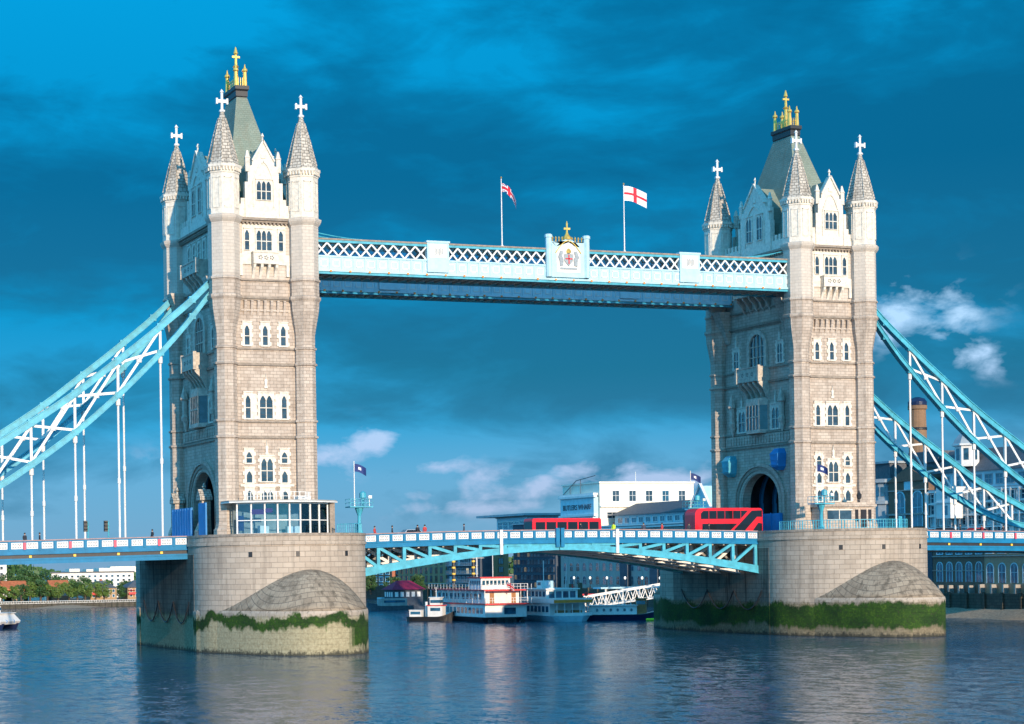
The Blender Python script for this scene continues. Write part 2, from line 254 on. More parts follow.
# ------------------------------------------------------------------ mesh helpers
class MB:
    def __init__(s, O=(0, 0, 0), U=(1, 0), N=(0, -1)): s.v = []; s.f = []; s.mi = []; s.O = O; s.U = U; s.N = N; s.uv = {}
    def P(s, u, n, z): return (s.O[0]+s.U[0]*u+s.N[0]*n, s.O[1]+s.U[1]*u+s.N[1]*n, s.O[2]+z)
    def add(s, vs, fs, m=0, raw=False):
        b = len(s.v); s.v += [v if raw else s.P(*v) for v in vs]; s.f += [tuple(b+i for i in f) for f in fs]; s.mi += [m]*len(fs); return s
    def box(s, u0, u1, n0, n1, z0, z1, m=0):
        return s.add([(u0, n0, z0), (u1, n0, z0), (u1, n1, z0), (u0, n1, z0), (u0, n0, z1), (u1, n0, z1), (u1, n1, z1), (u0, n1, z1)],
                     [(0, 3, 2, 1), (4, 5, 6, 7), (0, 1, 5, 4), (1, 2, 6, 5), (2, 3, 7, 6), (3, 0, 4, 7)], m)
    def prism(s, poly, n0, n1, m=0):      # polygon in (u,z)
        k = len(poly)
        return s.add([(u, n0, z) for u, z in poly]+[(u, n1, z) for u, z in poly],
                     [tuple(range(k)), tuple(range(2*k-1, k-1, -1))]+[(i, (i+1) % k, k+(i+1) % k, k+i) for i in range(k)], m)
    def plan(s, poly, z0, z1, m=0):       # polygon in (u,n)
        k = len(poly)
        return s.add([(u, n, z0) for u, n in poly]+[(u, n, z1) for u, n in poly],
                     [tuple(range(k)), tuple(range(2*k-1, k-1, -1))]+[(i, (i+1) % k, k+(i+1) % k, k+i) for i in range(k)], m)
    def loft(s, rings, m=0, caps=True):
        k = len(rings[0]); vs = [p for r in rings for p in r]; fs = []
        for j in range(len(rings)-1):
            for i in range(k): fs.append((j*k+i, j*k+(i+1) % k, (j+1)*k+(i+1) % k, (j+1)*k+i))
        if caps: fs += [tuple(range(k-1, -1, -1)), tuple((len(rings)-1)*k+i for i in range(k))]
        return s.add(vs, fs, m)
    def lathe(s, u, n, prof, k=8, a0=None, m=0, sx=1, sy=1):
        a0 = math.pi/k if a0 is None else a0
        return s.loft([[(u+r*sx*math.cos(a0+2*math.pi*i/k), n+r*sy*math.sin(a0+2*math.pi*i/k), z) for i in range(k)] for r, z in prof], m)
    def beam(s, p, q, w, h, m=0):         # rectangular bar between raw (u,n,z)
        p = Vector(s.P(*p)); q = Vector(s.P(*q)); d = (q-p).normalized()
        a = d.cross(Vector((0, 0, 1)));
        if a.length < 1e-3: a = Vector((1, 0, 0))
        a.normalize(); b = a.cross(d).normalized(); a = a*w/2; b = b*h/2
        return s.add([tuple(x) for x in (p-a-b, p+a-b, p+a+b, p-a+b, q-a-b, q+a-b, q+a+b, q-a+b)],
                     [(0, 3, 2, 1), (4, 5, 6, 7), (0, 1, 5, 4), (1, 2, 6, 5), (2, 3, 7, 6), (3, 0, 4, 7)], m, raw=True)
    def poly(s, pts, w, h, m=0):
        for a, b in zip(pts, pts[1:]): s.beam(a, b, w, h, m)
        return s
    def tube(s, p, q, r, k=6, m=0, r2=None):
        p = Vector(s.P(*p)); q = Vector(s.P(*q)); d = (q-p).normalized()
        a = d.orthogonal().normalized(); b = d.cross(a); r2 = r if r2 is None else r2
        vs = [tuple(p+a*r*math.cos(2*math.pi*i/k)+b*r*math.sin(2*math.pi*i/k)) for i in range(k)]+[tuple(q+a*r2*math.cos(2*math.pi*i/k)+b*r2*math.sin(2*math.pi*i/k)) for i in range(k)]
        return s.add(vs, [(i, (i+1) % k, k+(i+1) % k, k+i) for i in range(k)]+[tuple(range(k-1, -1, -1)), tuple(range(k, 2*k))], m, raw=True)
    def build(s, name, mats, parent=None, smooth=False, arc=False):
        off = Vector((0, 0, 0)); r = parent
        while r is not None: off += r.location; r = r.parent
        me = bpy.data.meshes.new(name); me.from_pydata([tuple(Vector(v)-off) for v in s.v], [], s.f)
        if not isinstance(mats, (list, tuple)): mats = [mats]
        for m in mats: me.materials.append(M[m] if isinstance(m, str) else m)
        me.polygons.foreach_set('material_index', s.mi)
        bm = bmesh.new(); bm.from_mesh(me); bmesh.ops.recalc_face_normals(bm, faces=bm.faces)
        uvl = bm.loops.layers.uv.new('UVMap')
        for f in bm.faces:
            n = f.normal; f.smooth = smooth
            tx = Vector((-n.y, n.x, 0))
            if tx.length < .05:
                for l in f.loops: l[uvl].uv = (l.vert.co.x, l.vert.co.y)
                continue
            tx.normalize(); ty = n.cross(tx); sgn = 1 if ty.z > 0 else -1
            for l in f.loops:
                c = l.vert.co+off
                if arc: uu = math.atan2(c.x-arc[0], -(c.y-arc[1]))*arc[2]
                else: uu = c.dot(tx)
                l[uvl].uv = (uu, (math.hypot(c.x-arc[0], c.y-arc[1])*1.08 if arc else c.dot(ty)*sgn) if n.z > .2 else c.z)
        bm.to_mesh(me); bm.free()
        o = bpy.data.objects.new(name, me); col.objects.link(o)
        if parent: o.parent = parent
        return o
def tag(o, label=None, cat=None, group=None, kind=None):
    if label: o['label'] = label
    if cat: o['category'] = cat
    if group: o['group'] = group
    if kind: o['kind'] = kind
    return o
def thing(name, label, cat, loc=(0, 0, 0), group=None, parent=None):
    o = bpy.data.objects.new(name, None); col.objects.link(o); o.location = loc; o.empty_display_size = .3
    return tag(o, label, cat, group)
def dup(root, loc, label, rotz=None, parent=None):
    c = root.copy(); col.objects.link(c)
    if parent is not None: c.parent = parent
    else:
        c.location = loc
        if rotz is not None: c.rotation_euler = (0, 0, rotz)
        if label: c['label'] = label
    for ch in list(root.children): dup(ch, None, None, parent=c)
    return c
def arch(u0, u1, zs, zt, k=6, pointed=True):   # points left springing -> crown -> right springing
    c = (u0+u1)/2; w_ = (u1-u0)/2; pts = []
    for i in range(2*k+1):
        a = math.pi*i/(2*k)
        if pointed:
            x = -math.cos(a); z = (max(0, math.sin(a)))**.8*(1-.16*math.sin(a)*(1-abs(math.cos(a)))) if 0 else (1-abs(x)**1.7)
            pts.append((c+w_*x, zs+(zt-zs)*z))
        else: pts.append((c-w_*math.cos(a), zs+(zt-zs)*math.sin(a)))
    return pts

# ------------------------------------------------------------------ setting
def struct(name, mb, mat, **k): o = mb.build(name, mat, **k); o['kind'] = 'structure'; return o
b = MB(); b.add([(-4000, -(-1500), 0), (4500, 1500, 0), (4500, -7000, 0), (-4000, -7000, 0)], [(0, 1, 2, 3)]); struct('river_water', b, 'water')
b = MB(N=(0, 1)); b.box(99.5, 1500, -150, 640, -3, 3.6); struct('south_bank_ground', b, 'ground')
b = MB(N=(0, 1)); b.box(97.6, 99.5, -60, 640, -3, 3.9)
for i in range(60): b.box(97.3, 97.6, 20+i*4.2, 20.5+i*4.2, -3, 4.1)
tag(b.build('river_wall', 'quay'), 'dark wet river wall below the warehouses on the right bank', 'wall')
b = MB(N=(0, 1)); rr_ = random.Random(3)
nx, ny = 8, 60; vs = []; fs = []
for j in range(ny+1):
    for i in range(nx+1):
        fx = i/nx; vs.append((90+fx*9, -40+j*2.2, -.35+fx*2.1+rr_.uniform(-.12, .12)+(.25*math.sin(j*.7)*(1-fx))))
for j in range(ny):
    for i in range(nx): a = j*(nx+1)+i; fs.append((a, a+1, a+nx+2, a+nx+1))
b.add(vs, fs); struct('shingle_foreshore', b, 'beach', smooth=True)
b = MB(N=(0, 1)); b.plan([(-700, 262), (36, 262), (60, 700), (-700, 700)], -2, 1.75); struct('north_bank_ground', b, 'ground')
b = MB(N=(0, 1)); b.plan([(-900, 900), (1600, 900), (1600, 1300), (-900, 1300)], -2, 2.5); struct('distant_bank', b, 'ground')
b = MB(N=(0, 1)); b.plan([(-300, 260.6), (37.4, 260.6), (37.4, 262), (-300, 262)], -2, 1.2)
for i in range(60): b.box(-60+i*1.6, -59.7+i*1.6, 260.3, 260.6, -2, 1.25)
tag(b.build('embankment_wall', 'quay'), 'low dark timber faced embankment wall on the far left bank', 'wall')
b = MB(N=(0, 1)); b.box(-300, 37, 261.2, 261.35, 1.2, 1.3); b.box(-300, 37, 261.2, 261.35, 1.75, 1.85)
for i in range(150): b.box(-60+i*.65, -59.92+i*.65, 261.22, 261.32, 1.2, 1.8)
tag(b.build('promenade_railing', 'steel'), 'long railing along the far left embankment promenade', 'railing')
b = MB(N=(0, 1)); vs = []; fs = []
for j in range(4):
    for i in range(31):
        f_ = j/3; bell = math.exp(-((i-15)/7)**2); vs.append((-19+i*1.05, 260.4-(1-f_)*(1+9*bell), -.2+f_*(.1+.85*bell)+rr_.uniform(-.03, .03)))
for j in range(3):
    for i in range(30): a = j*31+i; fs.append((a, a+1, a+32, a+31))
b.add(vs, fs); struct('sand_foreshore', b, 'beach', smooth=True)

# ------------------------------------------------------------------ tower
DEP = 18.9; TW = 5.13
def window(par, O, U, N, uc, z0, z1, wd, lights=1, fr=.3, style='pointed', transom=True, prj=.16, quoin=True, mat='pale', name='window'):
    b = MB(O, U, N); u0, u1 = uc-wd/2, uc+wd/2; a0, a1 = u0-fr, u1+fr; zt = z1+fr*1.3; zb = z0-fr*.6
    b.box(a0, u0, -.1, prj, zb, zt); b.box(u1, a1, -.1, prj, zb, zt); b.box(u0, u1, -.1, prj+.05, zb, z0)
    lw = wd/lights
    for i in range(lights):
        l0, l1 = u0+i*lw, u0+(i+1)*lw; h = min(lw*.75, (z1-z0)*.35)
        pts = arch(l0+.04, l1-.04, z1-h, z1-.02, 4, style == 'pointed')
        b.prism([(l0, z1-h)]+pts+[(l1, z1-h), (l1, zt), (l0, zt)], -.1, prj-.03)
        if i: b.box(l0-.055, l0+.055, 0, prj-.04, z0, z1)
    if transom: zm = z0+(z1-z0)*.46; b.box(u0, u1, 0, prj-.05, zm-.05, zm+.05)
    if quoin:
        k = max(2, int((zt-zb)/.75))
        for i in range(k):
            zz = zb+(zt-zb)*(i+.1)/k
            for q in (-1, 1):
                x0 = a0-.2 if q < 0 else a1; b.box(x0, x0+.2, -.1, prj-.04, zz, zz+(zt-zb)/k*.5)
    b.box(a0-.06, a1+.06, -.1, prj+.09, zt, zt+.12)
    o = b.build(name, mat, par)
    g = MB(O, U, N); g.box(u0-.02, u1+.02, -.05, .035, z0-.02, z1+.02)
    for i in range(1, int((z1-z0)/.45)): g.box(u0, u1, .03, .045, z0+i*.45, z0+i*.45+.035, 1)
    g.build('pane', ['glass', 'black'], o)
    return o
def finial(b, u, z0, z1, n0=0, n1=.2, w_=.22):
    b.prism([(u-w_, z0), (u+w_, z0), (u+w_, z0+.25), (u+w_*.5, z0+.3), (u+w_*.9, z0+(z1-z0)*.55), (u+w_*.25, z0+(z1-z0)*.62), (u, z1), (u-w_*.25, z0+(z1-z0)*.62), (u-w_*.9, z0+(z1-z0)*.55), (u-w_*.5, z0+.3), (u-w_, z0+.25)], n0, n1)
def balcony(par, O, U, N, uc, hw, z0, z1, prj, zc, posts=True):
    b = MB(O, U, N)
    b.box(uc-hw, uc+hw, 0, prj, z0, z0+.18); b.box(uc-hw-.05, uc+hw+.05, 0, prj+.08, z1-.14, z1)
    b.box(uc-hw, uc+hw, prj-.16, prj-.02, z0+.18, z1-.14); b.box(uc-hw, uc-hw+.14, 0, prj-.1, z0+.18, z1-.14); b.box(uc+hw-.14, uc+hw, 0, prj-.1, z0+.18, z1-.14)
    for i in range(3):     # pierced roundels
        c = uc+(i-1)*hw*.45
        for k in range(5):
            a = 2*math.pi*k/5; b.box(c+.2*math.cos(a)-.07, c+.2*math.cos(a)+.07, prj-.02, prj+.0, (z0+z1)/2+.2*math.sin(a)-.07, (z0+z1)/2+.2*math.sin(a)+.07, 1)
    if posts:
        for q in (-1, 1): b.box(uc+q*hw-.2, uc+q*hw+.2, prj-.3, prj+.12, z0-.1, z1+.15)
    nb = 4 if hw < 2.2 else 5
    for i in range(nb):
        c = uc-hw+.22+(2*hw-.44)*i/(nb-1)
        b.add([(c-.17, 0, zc), (c+.17, 0, zc), (c-.17, 0, z0), (c+.17, 0, z0), (c-.17, prj-.1, z0), (c+.17, prj-.1, z0), (c-.17, prj-.2, z0-.4), (c+.17, prj-.2, z0-.4), (c-.17, prj*.45, zc+.55*(z0-zc)), (c+.17, prj*.45, zc+.55*(z0-zc))],
              [(0, 8, 6, 4, 2), (1, 3, 5, 7, 9), (0, 1, 9, 8), (8, 9, 7, 6), (6, 7, 5, 4), (4, 5, 3, 2), (2, 3, 1, 0)])
    return b.build('balcony', ['pale' if prj < 1 else 'lstone', 'black'], par)
def crenel(b, ua, ub, z, h, n0, n1, st=.55):
    k = max(1, int((ub-ua)/st/2)); s_ = (ub-ua)/(2*k)
    for i in range(k): b.box(ua+2*i*s_+s_*.5, ua+2*i*s_+s_*1.5, n0, n1, z, z+h)

def make_tower(cx, label):
    t = thing('bridge_tower', label, 'tower', (cx, 0, 13.9), 'the two stone towers of the bridge')
    Z0 = 13.9
    def fb(face):
        if face == 'S': return dict(O=(cx, 0, 0), U=(1, 0), N=(0, -1))
        if face == 'N': return dict(O=(cx, DEP, 0), U=(-1, 0), N=(0, 1))
        if face == 'W': return dict(O=(cx-TW, DEP/2, 0), U=(0, -1), N=(-1, 0))
        return dict(O=(cx+TW, DEP/2, 0), U=(0, 1), N=(1, 0))
    HD = DEP/2
    for face in 'SNWE':
        A = fb(face); b = MB(**A); hw = TW-.7 if face in 'SN' else HD-.7
        if face in 'SN': b.box(-hw, hw, -.9, 0, Z0, 52.3)
        else:
            op = arch(-4.3, 4.3, 18.2, 22.1, 8, False)
            b.prism([(-hw, Z0), (-4.3, Z0)]+op+[(4.3, Z0), (hw, Z0), (hw, 52.3), (-hw, 52.3)], -1.3, 0)
        b.build('tower_wall', 'stone', t)
        # string courses
        for z, h, pr_ in ((25.75, .22, .22), (25.97, .12, .1), (27.7, .2, .2), (34.65, .22, .24), (34.87, .12, .1), (36.6, .22, .2), (42.8, .28, .32), (42.6, .2, .16), (45.0, .22, .24)):
            b = MB(**A); b.box(-hw, hw, 0, pr_, z, z+h); b.build('string_course', 'trim', t)
        b = MB(**A); b.box(-hw, hw, -.6, .45, 52.1, 52.35); b.box(-hw, hw, -.6, .7, 52.35, 52.65)
        for i in range(int(hw*2/.5)): b.box(-hw+.1+i*.5, -hw+.35+i*.5, 0, .4, 51.9, 52.1)
        b.build('cornice', 'trim', t)
        b = MB(**A)
        # parapet in front of the roof
        gw = 2.0 if face in 'SN' else 3.4
        zt = 54.3 if face in 'SN' else 54.0
        for q in (-1, 1):
            b = MB(**A); lo_, hi_ = sorted((q*gw, q*hw)); b.box(lo_, hi_, -.35, .25, 52.65, zt); crenel(b, lo_+.1, hi_-.1, zt-.01, .75, -.3, .2, .42)
            lo_, hi_ = sorted((q*gw, q*(gw+.45))); b.box(lo_, hi_, -.3, .4, 52.65, 57.0); b.build('parapet', 'pale', t)
        # gable (dormer)
        ztop = 62.1 if face in 'SN' else 62.6; sh = 58.9
        b = MB(**A)
        b.prism([(-gw, 52.65), (gw, 52.65), (gw, sh), (gw*.72, sh+.2), (gw*.72, sh+.8), (0, ztop), (-gw*.72, sh+.8), (-gw*.72, sh+.2), (-gw, sh)], -.5, .3)
        gb = b.build('gable', 'pale', t)
        b = MB(**A)
        for q in (-1, 1):
            b.lathe(q*gw, .1, [(.34, sh-.6), (.34, 59.9), (.42, 60), (.3, 60.2), (.12, 60.9)], 6)
            b.beam((q*gw*.72, .35, sh+.75), (0, .35, ztop+.05), .3, .2)
        b.lathe(0, .1, [(.14, ztop-.1), (.1, ztop+.5), (.22, ztop+.6), (.04, ztop+1)], 6)
        mould = arch(-gw*.66, gw*.66, 57.1, 59.6, 6)
        for p_, q_ in zip(mould, mould[1:]): b.beam((p_[0], .36, p_[1]), (q_[0], .36, q_[1]), .14, .16)
        b.box(-.3, .3, .3, .4, 60, 60.5); b.box(-gw*.66-.08, -gw*.66+.08, .3, .42, 54, 57.1); b.box(gw*.66-.08, gw*.66+.08, .3, .42, 54, 57.1)
        b.build('gable_moulding', 'trim' if 0 else 'pale', gb)
        if face in 'SN': window(gb, (A['O'][0], A['O'][1]-.3*(1 if face == 'S' else -1), 0), A['U'], A['N'], 0, 54.9, 57.2, 1.85, 3, .12, quoin=False, prj=.12)
        else:
            O2 = (A['O'][0]+A['N'][0]*.3, A['O'][1], 0)
            for uc in (-1.25, 1.25): window(gb, O2, A['U'], A['N'], uc, 54.7, 58.0, 1.2, 2, .16, quoin=False, prj=.14)
        b = MB(**A)  # dormer roof running back to the main roof
        back = -3.6 if face in 'SN' else -3.2
        b.prism([(-gw*.95, 53), (gw*.95, 53), (gw*.95, sh-.1), (0, ztop-.5), (-gw*.95, sh-.1)], back, -.5)
        b.build('dormer_roof', 'slate', t)
        if face in 'SN':
            W = lambda *a, **k: window(t, A['O'], A['U'], A['N'], *a, **k)
            W(-2.3, 22.75, 24.1, .72, 1, .28); W(2.3, 22.75, 24.1, .72, 1, .28)
            W(-2.3, 20.35, 21.75, .72, 1, .28, transom=False); W(2.3, 20.35, 21.75, .72, 1, .28, transom=False)
            W(0, 20.5, 23.3, 1.5, 2, .22)
            for u in (-2.3, 0, 2.3): W(u, 17.9, 19.4, .8 if u else 1.5, 1 if u else 2, .25, transom=False)
            b = MB(**A); b.box(-3.5, 3.5, 0, .22, 19.85, 20.15); b.build('carved_band', 'pale', t)
            for z_ in (23.75, 31.9): b = MB(**A); finial(b, 0, z_, z_+1.8); b.build('finial', 'pale', t)
            W(-2.35, 28.2, 31.0, .62, 1, .28); W(2.35, 28.2, 31.0, .62, 1, .28); W(0, 28.2, 31.0, 1.65, 2, .26)
            for q in (-1.6, 1.6): b = MB(**A); b.box(q-.4, q+.4, 0, .1, 28.05, 31.2); b.build('window_surround', 'pale', t)
            for u in (-2.35, 0, 2.35): W(u, 37.15, 39.55, .62, 1, .3)
            b = MB(**A)
            b.box(-3.1, 3.1, 0, .14, 41.3, 41.5)
            for i in range(7):
                u = -2.55+i*.85
                b.add([(u-.16, 0, 40.6), (u+.16, 0, 40.6), (u-.16, 0, 42.6), (u+.16, 0, 42.6), (u-.16, .42, 42.6), (u+.16, .42, 42.6), (u-.16, .34, 41.9), (u+.16, .34, 41.9), (u-.16, .14, 41.1), (u+.16, .14, 41.1)],
                      [(0, 8, 6, 4, 2), (1, 3, 5, 7, 9), (0, 1, 9, 8), (8, 9, 7, 6), (6, 7, 5, 4), (4, 5, 3, 2), (2, 3, 1, 0)])
            b.build('corbel_table', 'stone', t)
            b = MB(**A); b.box(-2.85, 2.85, 0, .1, 48.2, 51.9); b.box(-3.3, -1.7, 0, .2, 47.0, 48.25); b.box(1.7, 3.3, 0, .2, 47.0, 48.25)
            for q in (-1, 1): b.box(q*3.05-.2, q*3.05+.2, 0, .3, 45.6, 47.0)
            b.build('stone_panel', 'pale', t)
            Op = (A['O'][0], A['O'][1]+A['N'][1]*.1, 0)
            for u in (-2.2, 2.2): window(t, Op, A['U'], A['N'], u, 48.75, 51.2, .55, 1, .12, quoin=False, prj=.12)
            window(t, Op, A['U'], A['N'], 0, 48.75, 51.2, 1.95, 3, .14, quoin=False, prj=.14)
            balcony(t, A['O'], A['U'], A['N'], 0, 1.65, 47.0, 48.5, .95, 45.3, False)
        else:
            W = lambda *a, **k: window(t, A['O'], A['U'], A['N'], *a, **k)
            # concentric arch mouldings
            for i, (r_, zt_, pj) in enumerate(((6.1, 23.6, .35), (5.6, 23.1, .2), (5.1, 22.7, .08))):
                o_ = arch(-r_, r_, 18.2, zt_, 8, False); n_ = arch(-r_+.5, r_-.5, 18.2, zt_-.5, 8, False)
                b = MB(**A); b.prism([(-r_, Z0)]+o_+[(r_, Z0), (r_-.5, Z0)]+n_[::-1]+[(-r_+.5, Z0)], -.6-.25*i, pj); b.build('arch_moulding', 'trim' if i % 2 else 'stone', t)
            b = MB(**A); b.box(-hw+.8, hw-.8, 0, .18, 26.15, 27.6)
            for i in range(22): u = -7+i*.66; b.box(u, u+.4, .18, .26, 26.35, 27.4)
            b.build('carved_band', 'stone', t)
            for q in (-1, 1):
                for u, z_ in ((4.0, 31.6), (5.2, 40.2)): b = MB(**A); finial(b, q*u, z_, z_+1.9); b.build('finial', 'pale', t)
            W(-4.0, 28.2, 31.1, 1.6, 2, .35); W(4.0, 28.2, 31.1, 1.6, 2, .35)
            W(-5.2, 37.2, 39.8, 1.1, 2, .3); W(5.2, 37.2, 39.8, 1.1, 2, .3)
            b = MB(**A); ia = arch(-1.75, 1.75, 39.9, 41.6, 7, False); oa = arch(-2.35, 2.35, 39.9, 42.25, 7, False)
            b.prism([(-2.35, 36.9)]+oa+[(2.35, 36.9), (1.75, 36.9)]+ia[::-1]+[(-1.75, 36.9)], -.1, .32)
            for x in (-.88, 0, .88): b.box(x-.07, x+.07, 0, .2, 36.9, 41.2 if x else 41.6)
            for z_ in (38.4, 39.9): b.box(-1.75, 1.75, 0, .18, z_-.06, z_+.06)
            bw = b.build('window', 'lstone', t); b = MB(**A); b.prism([(-1.75, 36.9)]+ia+[(1.75, 36.9)], -.05, .06); b.build('pane', 'glass', bw)
            # oriel window under the balcony
            b = MB(**A)
            pl = [(-2.1, 0), (-1.5, 1.1), (1.5, 1.1), (2.1, 0)]
            b.plan(pl, 27.7, 28.2); b.plan(pl, 31.6, 32.6)
            for x in (-1.5, -.75, 0, .75, 1.5): b.box(x-.07, x+.07, .95, 1.12, 28.2, 31.6)
            b.box(-1.5, 1.5, .95, 1.12, 29.9, 30.05)
            orl = b.build('oriel_window', 'lstone', t)
            g_ = MB(**A); g_.plan([(-2.0, 0), (-1.45, 1.0), (1.45, 1.0), (2.0, 0)], 28.2, 31.6); g_.build('pane', 'glass', orl)
            balcony(t, A['O'], A['U'], A['N'], 0, 2.6, 34.9, 36.9, 1.9, 32.2)
            for q in (-1, 1):
                b = MB(**A); b.lathe(q*5.9, .5, [(.45, 29.0), (.5, 29.5), (.35, 29.8), (.4, 31.6), (.6, 31.8), (.1, 33.6)], 6)   # statue niches
                b.lathe(q*5.9, .35, [(.1, 27.6), (.45, 29.05)], 6); b.build('statue_niche', 'lstone', t)
            for q in (-1, 1):   # big corbels that carry the walkways
                b = MB(**A)
                b.loft([[(q*7.4-.7, 0, 41.0), (q*7.4+.7, 0, 41.0), (q*7.4+.7, .25, 41.0), (q*7.4-.7, .25, 41.0)], [(q*7.4-.8, 0, 43.2), (q*7.4+.8, 0, 43.2), (q*7.4+.8, 1.1, 43.2), (q*7.4-.8, 1.1, 43.2)],
                        [(q*7.4-.9, 0, 45.6), (q*7.4+.9, 0, 45.6), (q*7.4+.9, 2.0, 45.6), (q*7.4-.9, 2.0, 45.6)]]); b.build('corbel', 'stone', t)
            for u in (-4.2, -2.1, 0, 2.1, 4.2): W(u, 48.7, 51.2, 1.0, 2, .16, quoin=False, mat='pale')
            balcony(t, A['O'], A['U'], A['N'], 0, 3.2, 46.9, 48.5, 1.6, 44.6)
    # gateway: ribs of the steel portal inside the arch
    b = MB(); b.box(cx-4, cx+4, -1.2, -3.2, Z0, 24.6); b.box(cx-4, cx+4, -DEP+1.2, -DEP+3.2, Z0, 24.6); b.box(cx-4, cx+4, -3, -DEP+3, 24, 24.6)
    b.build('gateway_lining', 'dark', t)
    for i in range(4):
        x = cx-3.2+i*2.2; pts = arch(-5.9, 5.9, 18.0, 23.7, 6, False)
        b = MB((x, HD, 0), (0, -1), (-1, 0))
        b.box(-5.95, -5.5, -.2, .2, Z0, 18.1); b.box(5.5, 5.95, -.2, .2, Z0, 18.1)
        for p_, q_ in zip(pts, pts[1:]): b.beam((p_[0], 0, p_[1]), (q_[0], 0, q_[1]), .4, .4)
        b.build('gateway_rib', 'blue', t)
    # corner turrets
    for ux in (-TW, TW):
        for uy in (0, -DEP):
            b = MB((cx, 0, 0), (1, 0), (0, -1))
            prof = [(r_*(.885 if z_ < 39 else .91 if z_ < 41 else .94), z_) for r_, z_ in [(1.95, 13.9), (1.95, 14.6), (1.75, 14.8), (1.6, 15.4), (1.6, 25.7), (1.82, 25.8), (1.82, 26.0), (1.58, 26.1), (1.58, 27.7), (1.78, 27.75), (1.78, 27.95), (1.56, 28.05), (1.56, 34.6), (1.8, 34.7), (1.8, 34.9), (1.54, 35.0),
                    (1.54, 36.6), (1.74, 36.65), (1.74, 36.85), (1.52, 36.95), (1.52, 38.4), (1.66, 39.4), (2.0, 41.4), (2.08, 42.5), (2.3, 42.75), (2.3, 43.05), (2.08, 43.2), (2.08, 44.9), (2.25, 45.0), (2.25, 45.2), (2.06, 45.35), (2.06, 51.8), (2.2, 51.95), (2.45, 52.3), (2.5, 52.65), (2.1, 52.8)]]
            b.lathe(ux, uy, prof, 8); tr = b.build('turret', 'stone', t)
            b = MB((cx, 0, 0)); b.lathe(ux, uy, [(1.98, 52.8), (1.98, 57.7), (2.06, 57.75), (2.06, 57.9), (1.98, 57.95), (2.0, 58.2), (2.3, 58.45), (2.32, 58.75), (2.05, 58.8)], 8)
            for k in range(8):      # recessed panels with thin ribs, small corbels
                a = math.pi/4*k; ca, sa = math.cos(a), math.sin(a)
                nx_, ny_ = ca, sa; rr = 1.98*math.cos(math.pi/8)
                fbm = MB((cx+ux+nx_*rr, -uy+(-1)*ny_*rr*-1, 0), (-ny_, nx_), (nx_, ny_))
                fbm.box(-.5, -.38, 0, .07, 53.6, 57.2); fbm.box(.38, .5, 0, .07, 53.6, 57.2); fbm.box(-.5, .5, 0, .07, 57.1, 57.3); fbm.box(-.5, .5, 0, .07, 53.5, 53.65)
                for j in (-.6, -.2, .2, .6): fbm.box(j-.09, j+.09, 0, .28, 58.0, 58.42)
                b.v += fbm.v; o0 = len(b.v)-len(fbm.v); b.f += [tuple(o0+i for i in f) for f in fbm.f]; b.mi += fbm.mi
            b.build('turret_lantern', 'pale', tr)
            b = MB((cx, 0, 0)); b.lathe(ux, uy, [(2.1, 58.8), (1.85, 59.3), (1.1, 62.3), (.45, 64.6), (.22, 65.4)], 8)
            for k in range(8):
                a = math.pi/8+math.pi/4*k
                b.poly([(ux+r_*math.cos(a), uy+r_*math.sin(a), z_) for r_, z_ in ((1.88, 59.3), (1.13, 62.3), (.47, 64.6))], .12, .12)
            b.build('spire', 'spire', tr)
            b = MB((cx, 0, 0)); b.lathe(ux, uy, [(.2, 65.3), (.38, 65.4), (.38, 65.6), (.17, 65.75), (.17, 67.75), (.28, 67.8), (.05, 68.15)], 6)
            b.box(ux-.72, ux+.72, uy-.16, uy+.16, 66.5, 66.88)
            for q in (-1, 1): b.box(ux+q*.66-.11, ux+q*.66+.11, uy-.19, uy+.19, 66.34, 67.04)
            b.build('finial_cross', 'white', tr)
    # main roof
    b = MB((cx, 0, 0)); c = -DEP/2
    def rc(hx, hy, z): return [(-hx, c-hy, z), (hx, c-hy, z), (hx, c+hy, z), (-hx, c+hy, z)]
    b.loft([rc(4.3, 7.9, 52.6), rc(3.9, 7.2, 55.5), rc(2.3, 4.9, 62.0), (rc(.7, 2.1, 69.3))]); rf = b.build('roof', 'slate', t)
    b = MB((cx, 0, 0)); b.loft([rc(.68, 2.05, 69.3), rc(.78, 2.15, 69.45), rc(.78, 2.15, 70.1), rc(.92, 2.35, 70.3), rc(.92, 2.35, 70.75)]); b.build('roof_crest', 'black', rf)
    b = MB((cx, 0, 0))
    b.lathe(0, c, [(.45, 70.75), (.4, 71.3), (.27, 71.6), (.24, 73.5), (.42, 73.7), (.2, 73.9), (.16, 75.2), (.3, 75.35), (.06, 76.2)], 8); b.box(-.5, .5, c-.12, c+.12, 74.8, 75.05)
    for sx_, sy_ in ((-1, -1), (1, -1), (-1, 1), (1, 1)):
        b.lathe(sx_*.6, c+sy_*1.7, [(.32, 70.75), (.27, 71), (.22, 72.6), (.36, 72.75), (.3, 73.0), (.14, 73.1), (.05, 73.6)], 8)
    for sy_ in (-1, 1):
        for k in range(5): b.beam((-.6+k*.3, c+sy_*1.7, 70.75), (-.6+k*.3, c+sy_*1.7, 71.9), .07, .07)
    for sx_ in (-1, 1):
        for k in range(9): b.beam((sx_*.6, c-1.7+k*.42, 70.75), (sx_*.6, c-1.7+k*.42, 71.9), .07, .07)
        b.beam((sx_*.6, c-1.7, 71.7), (sx_*.6, c+1.7, 71.7), .08, .08)
    b.build('gilded_crown', 'gold', rf)
    return t
tl = make_tower(-41, 'left stone tower of the bridge, beside the glass pavilion')
tr_ = dup(tl, (41, 0, 13.9), 'right stone tower of the bridge, with the red double decker at its arch')

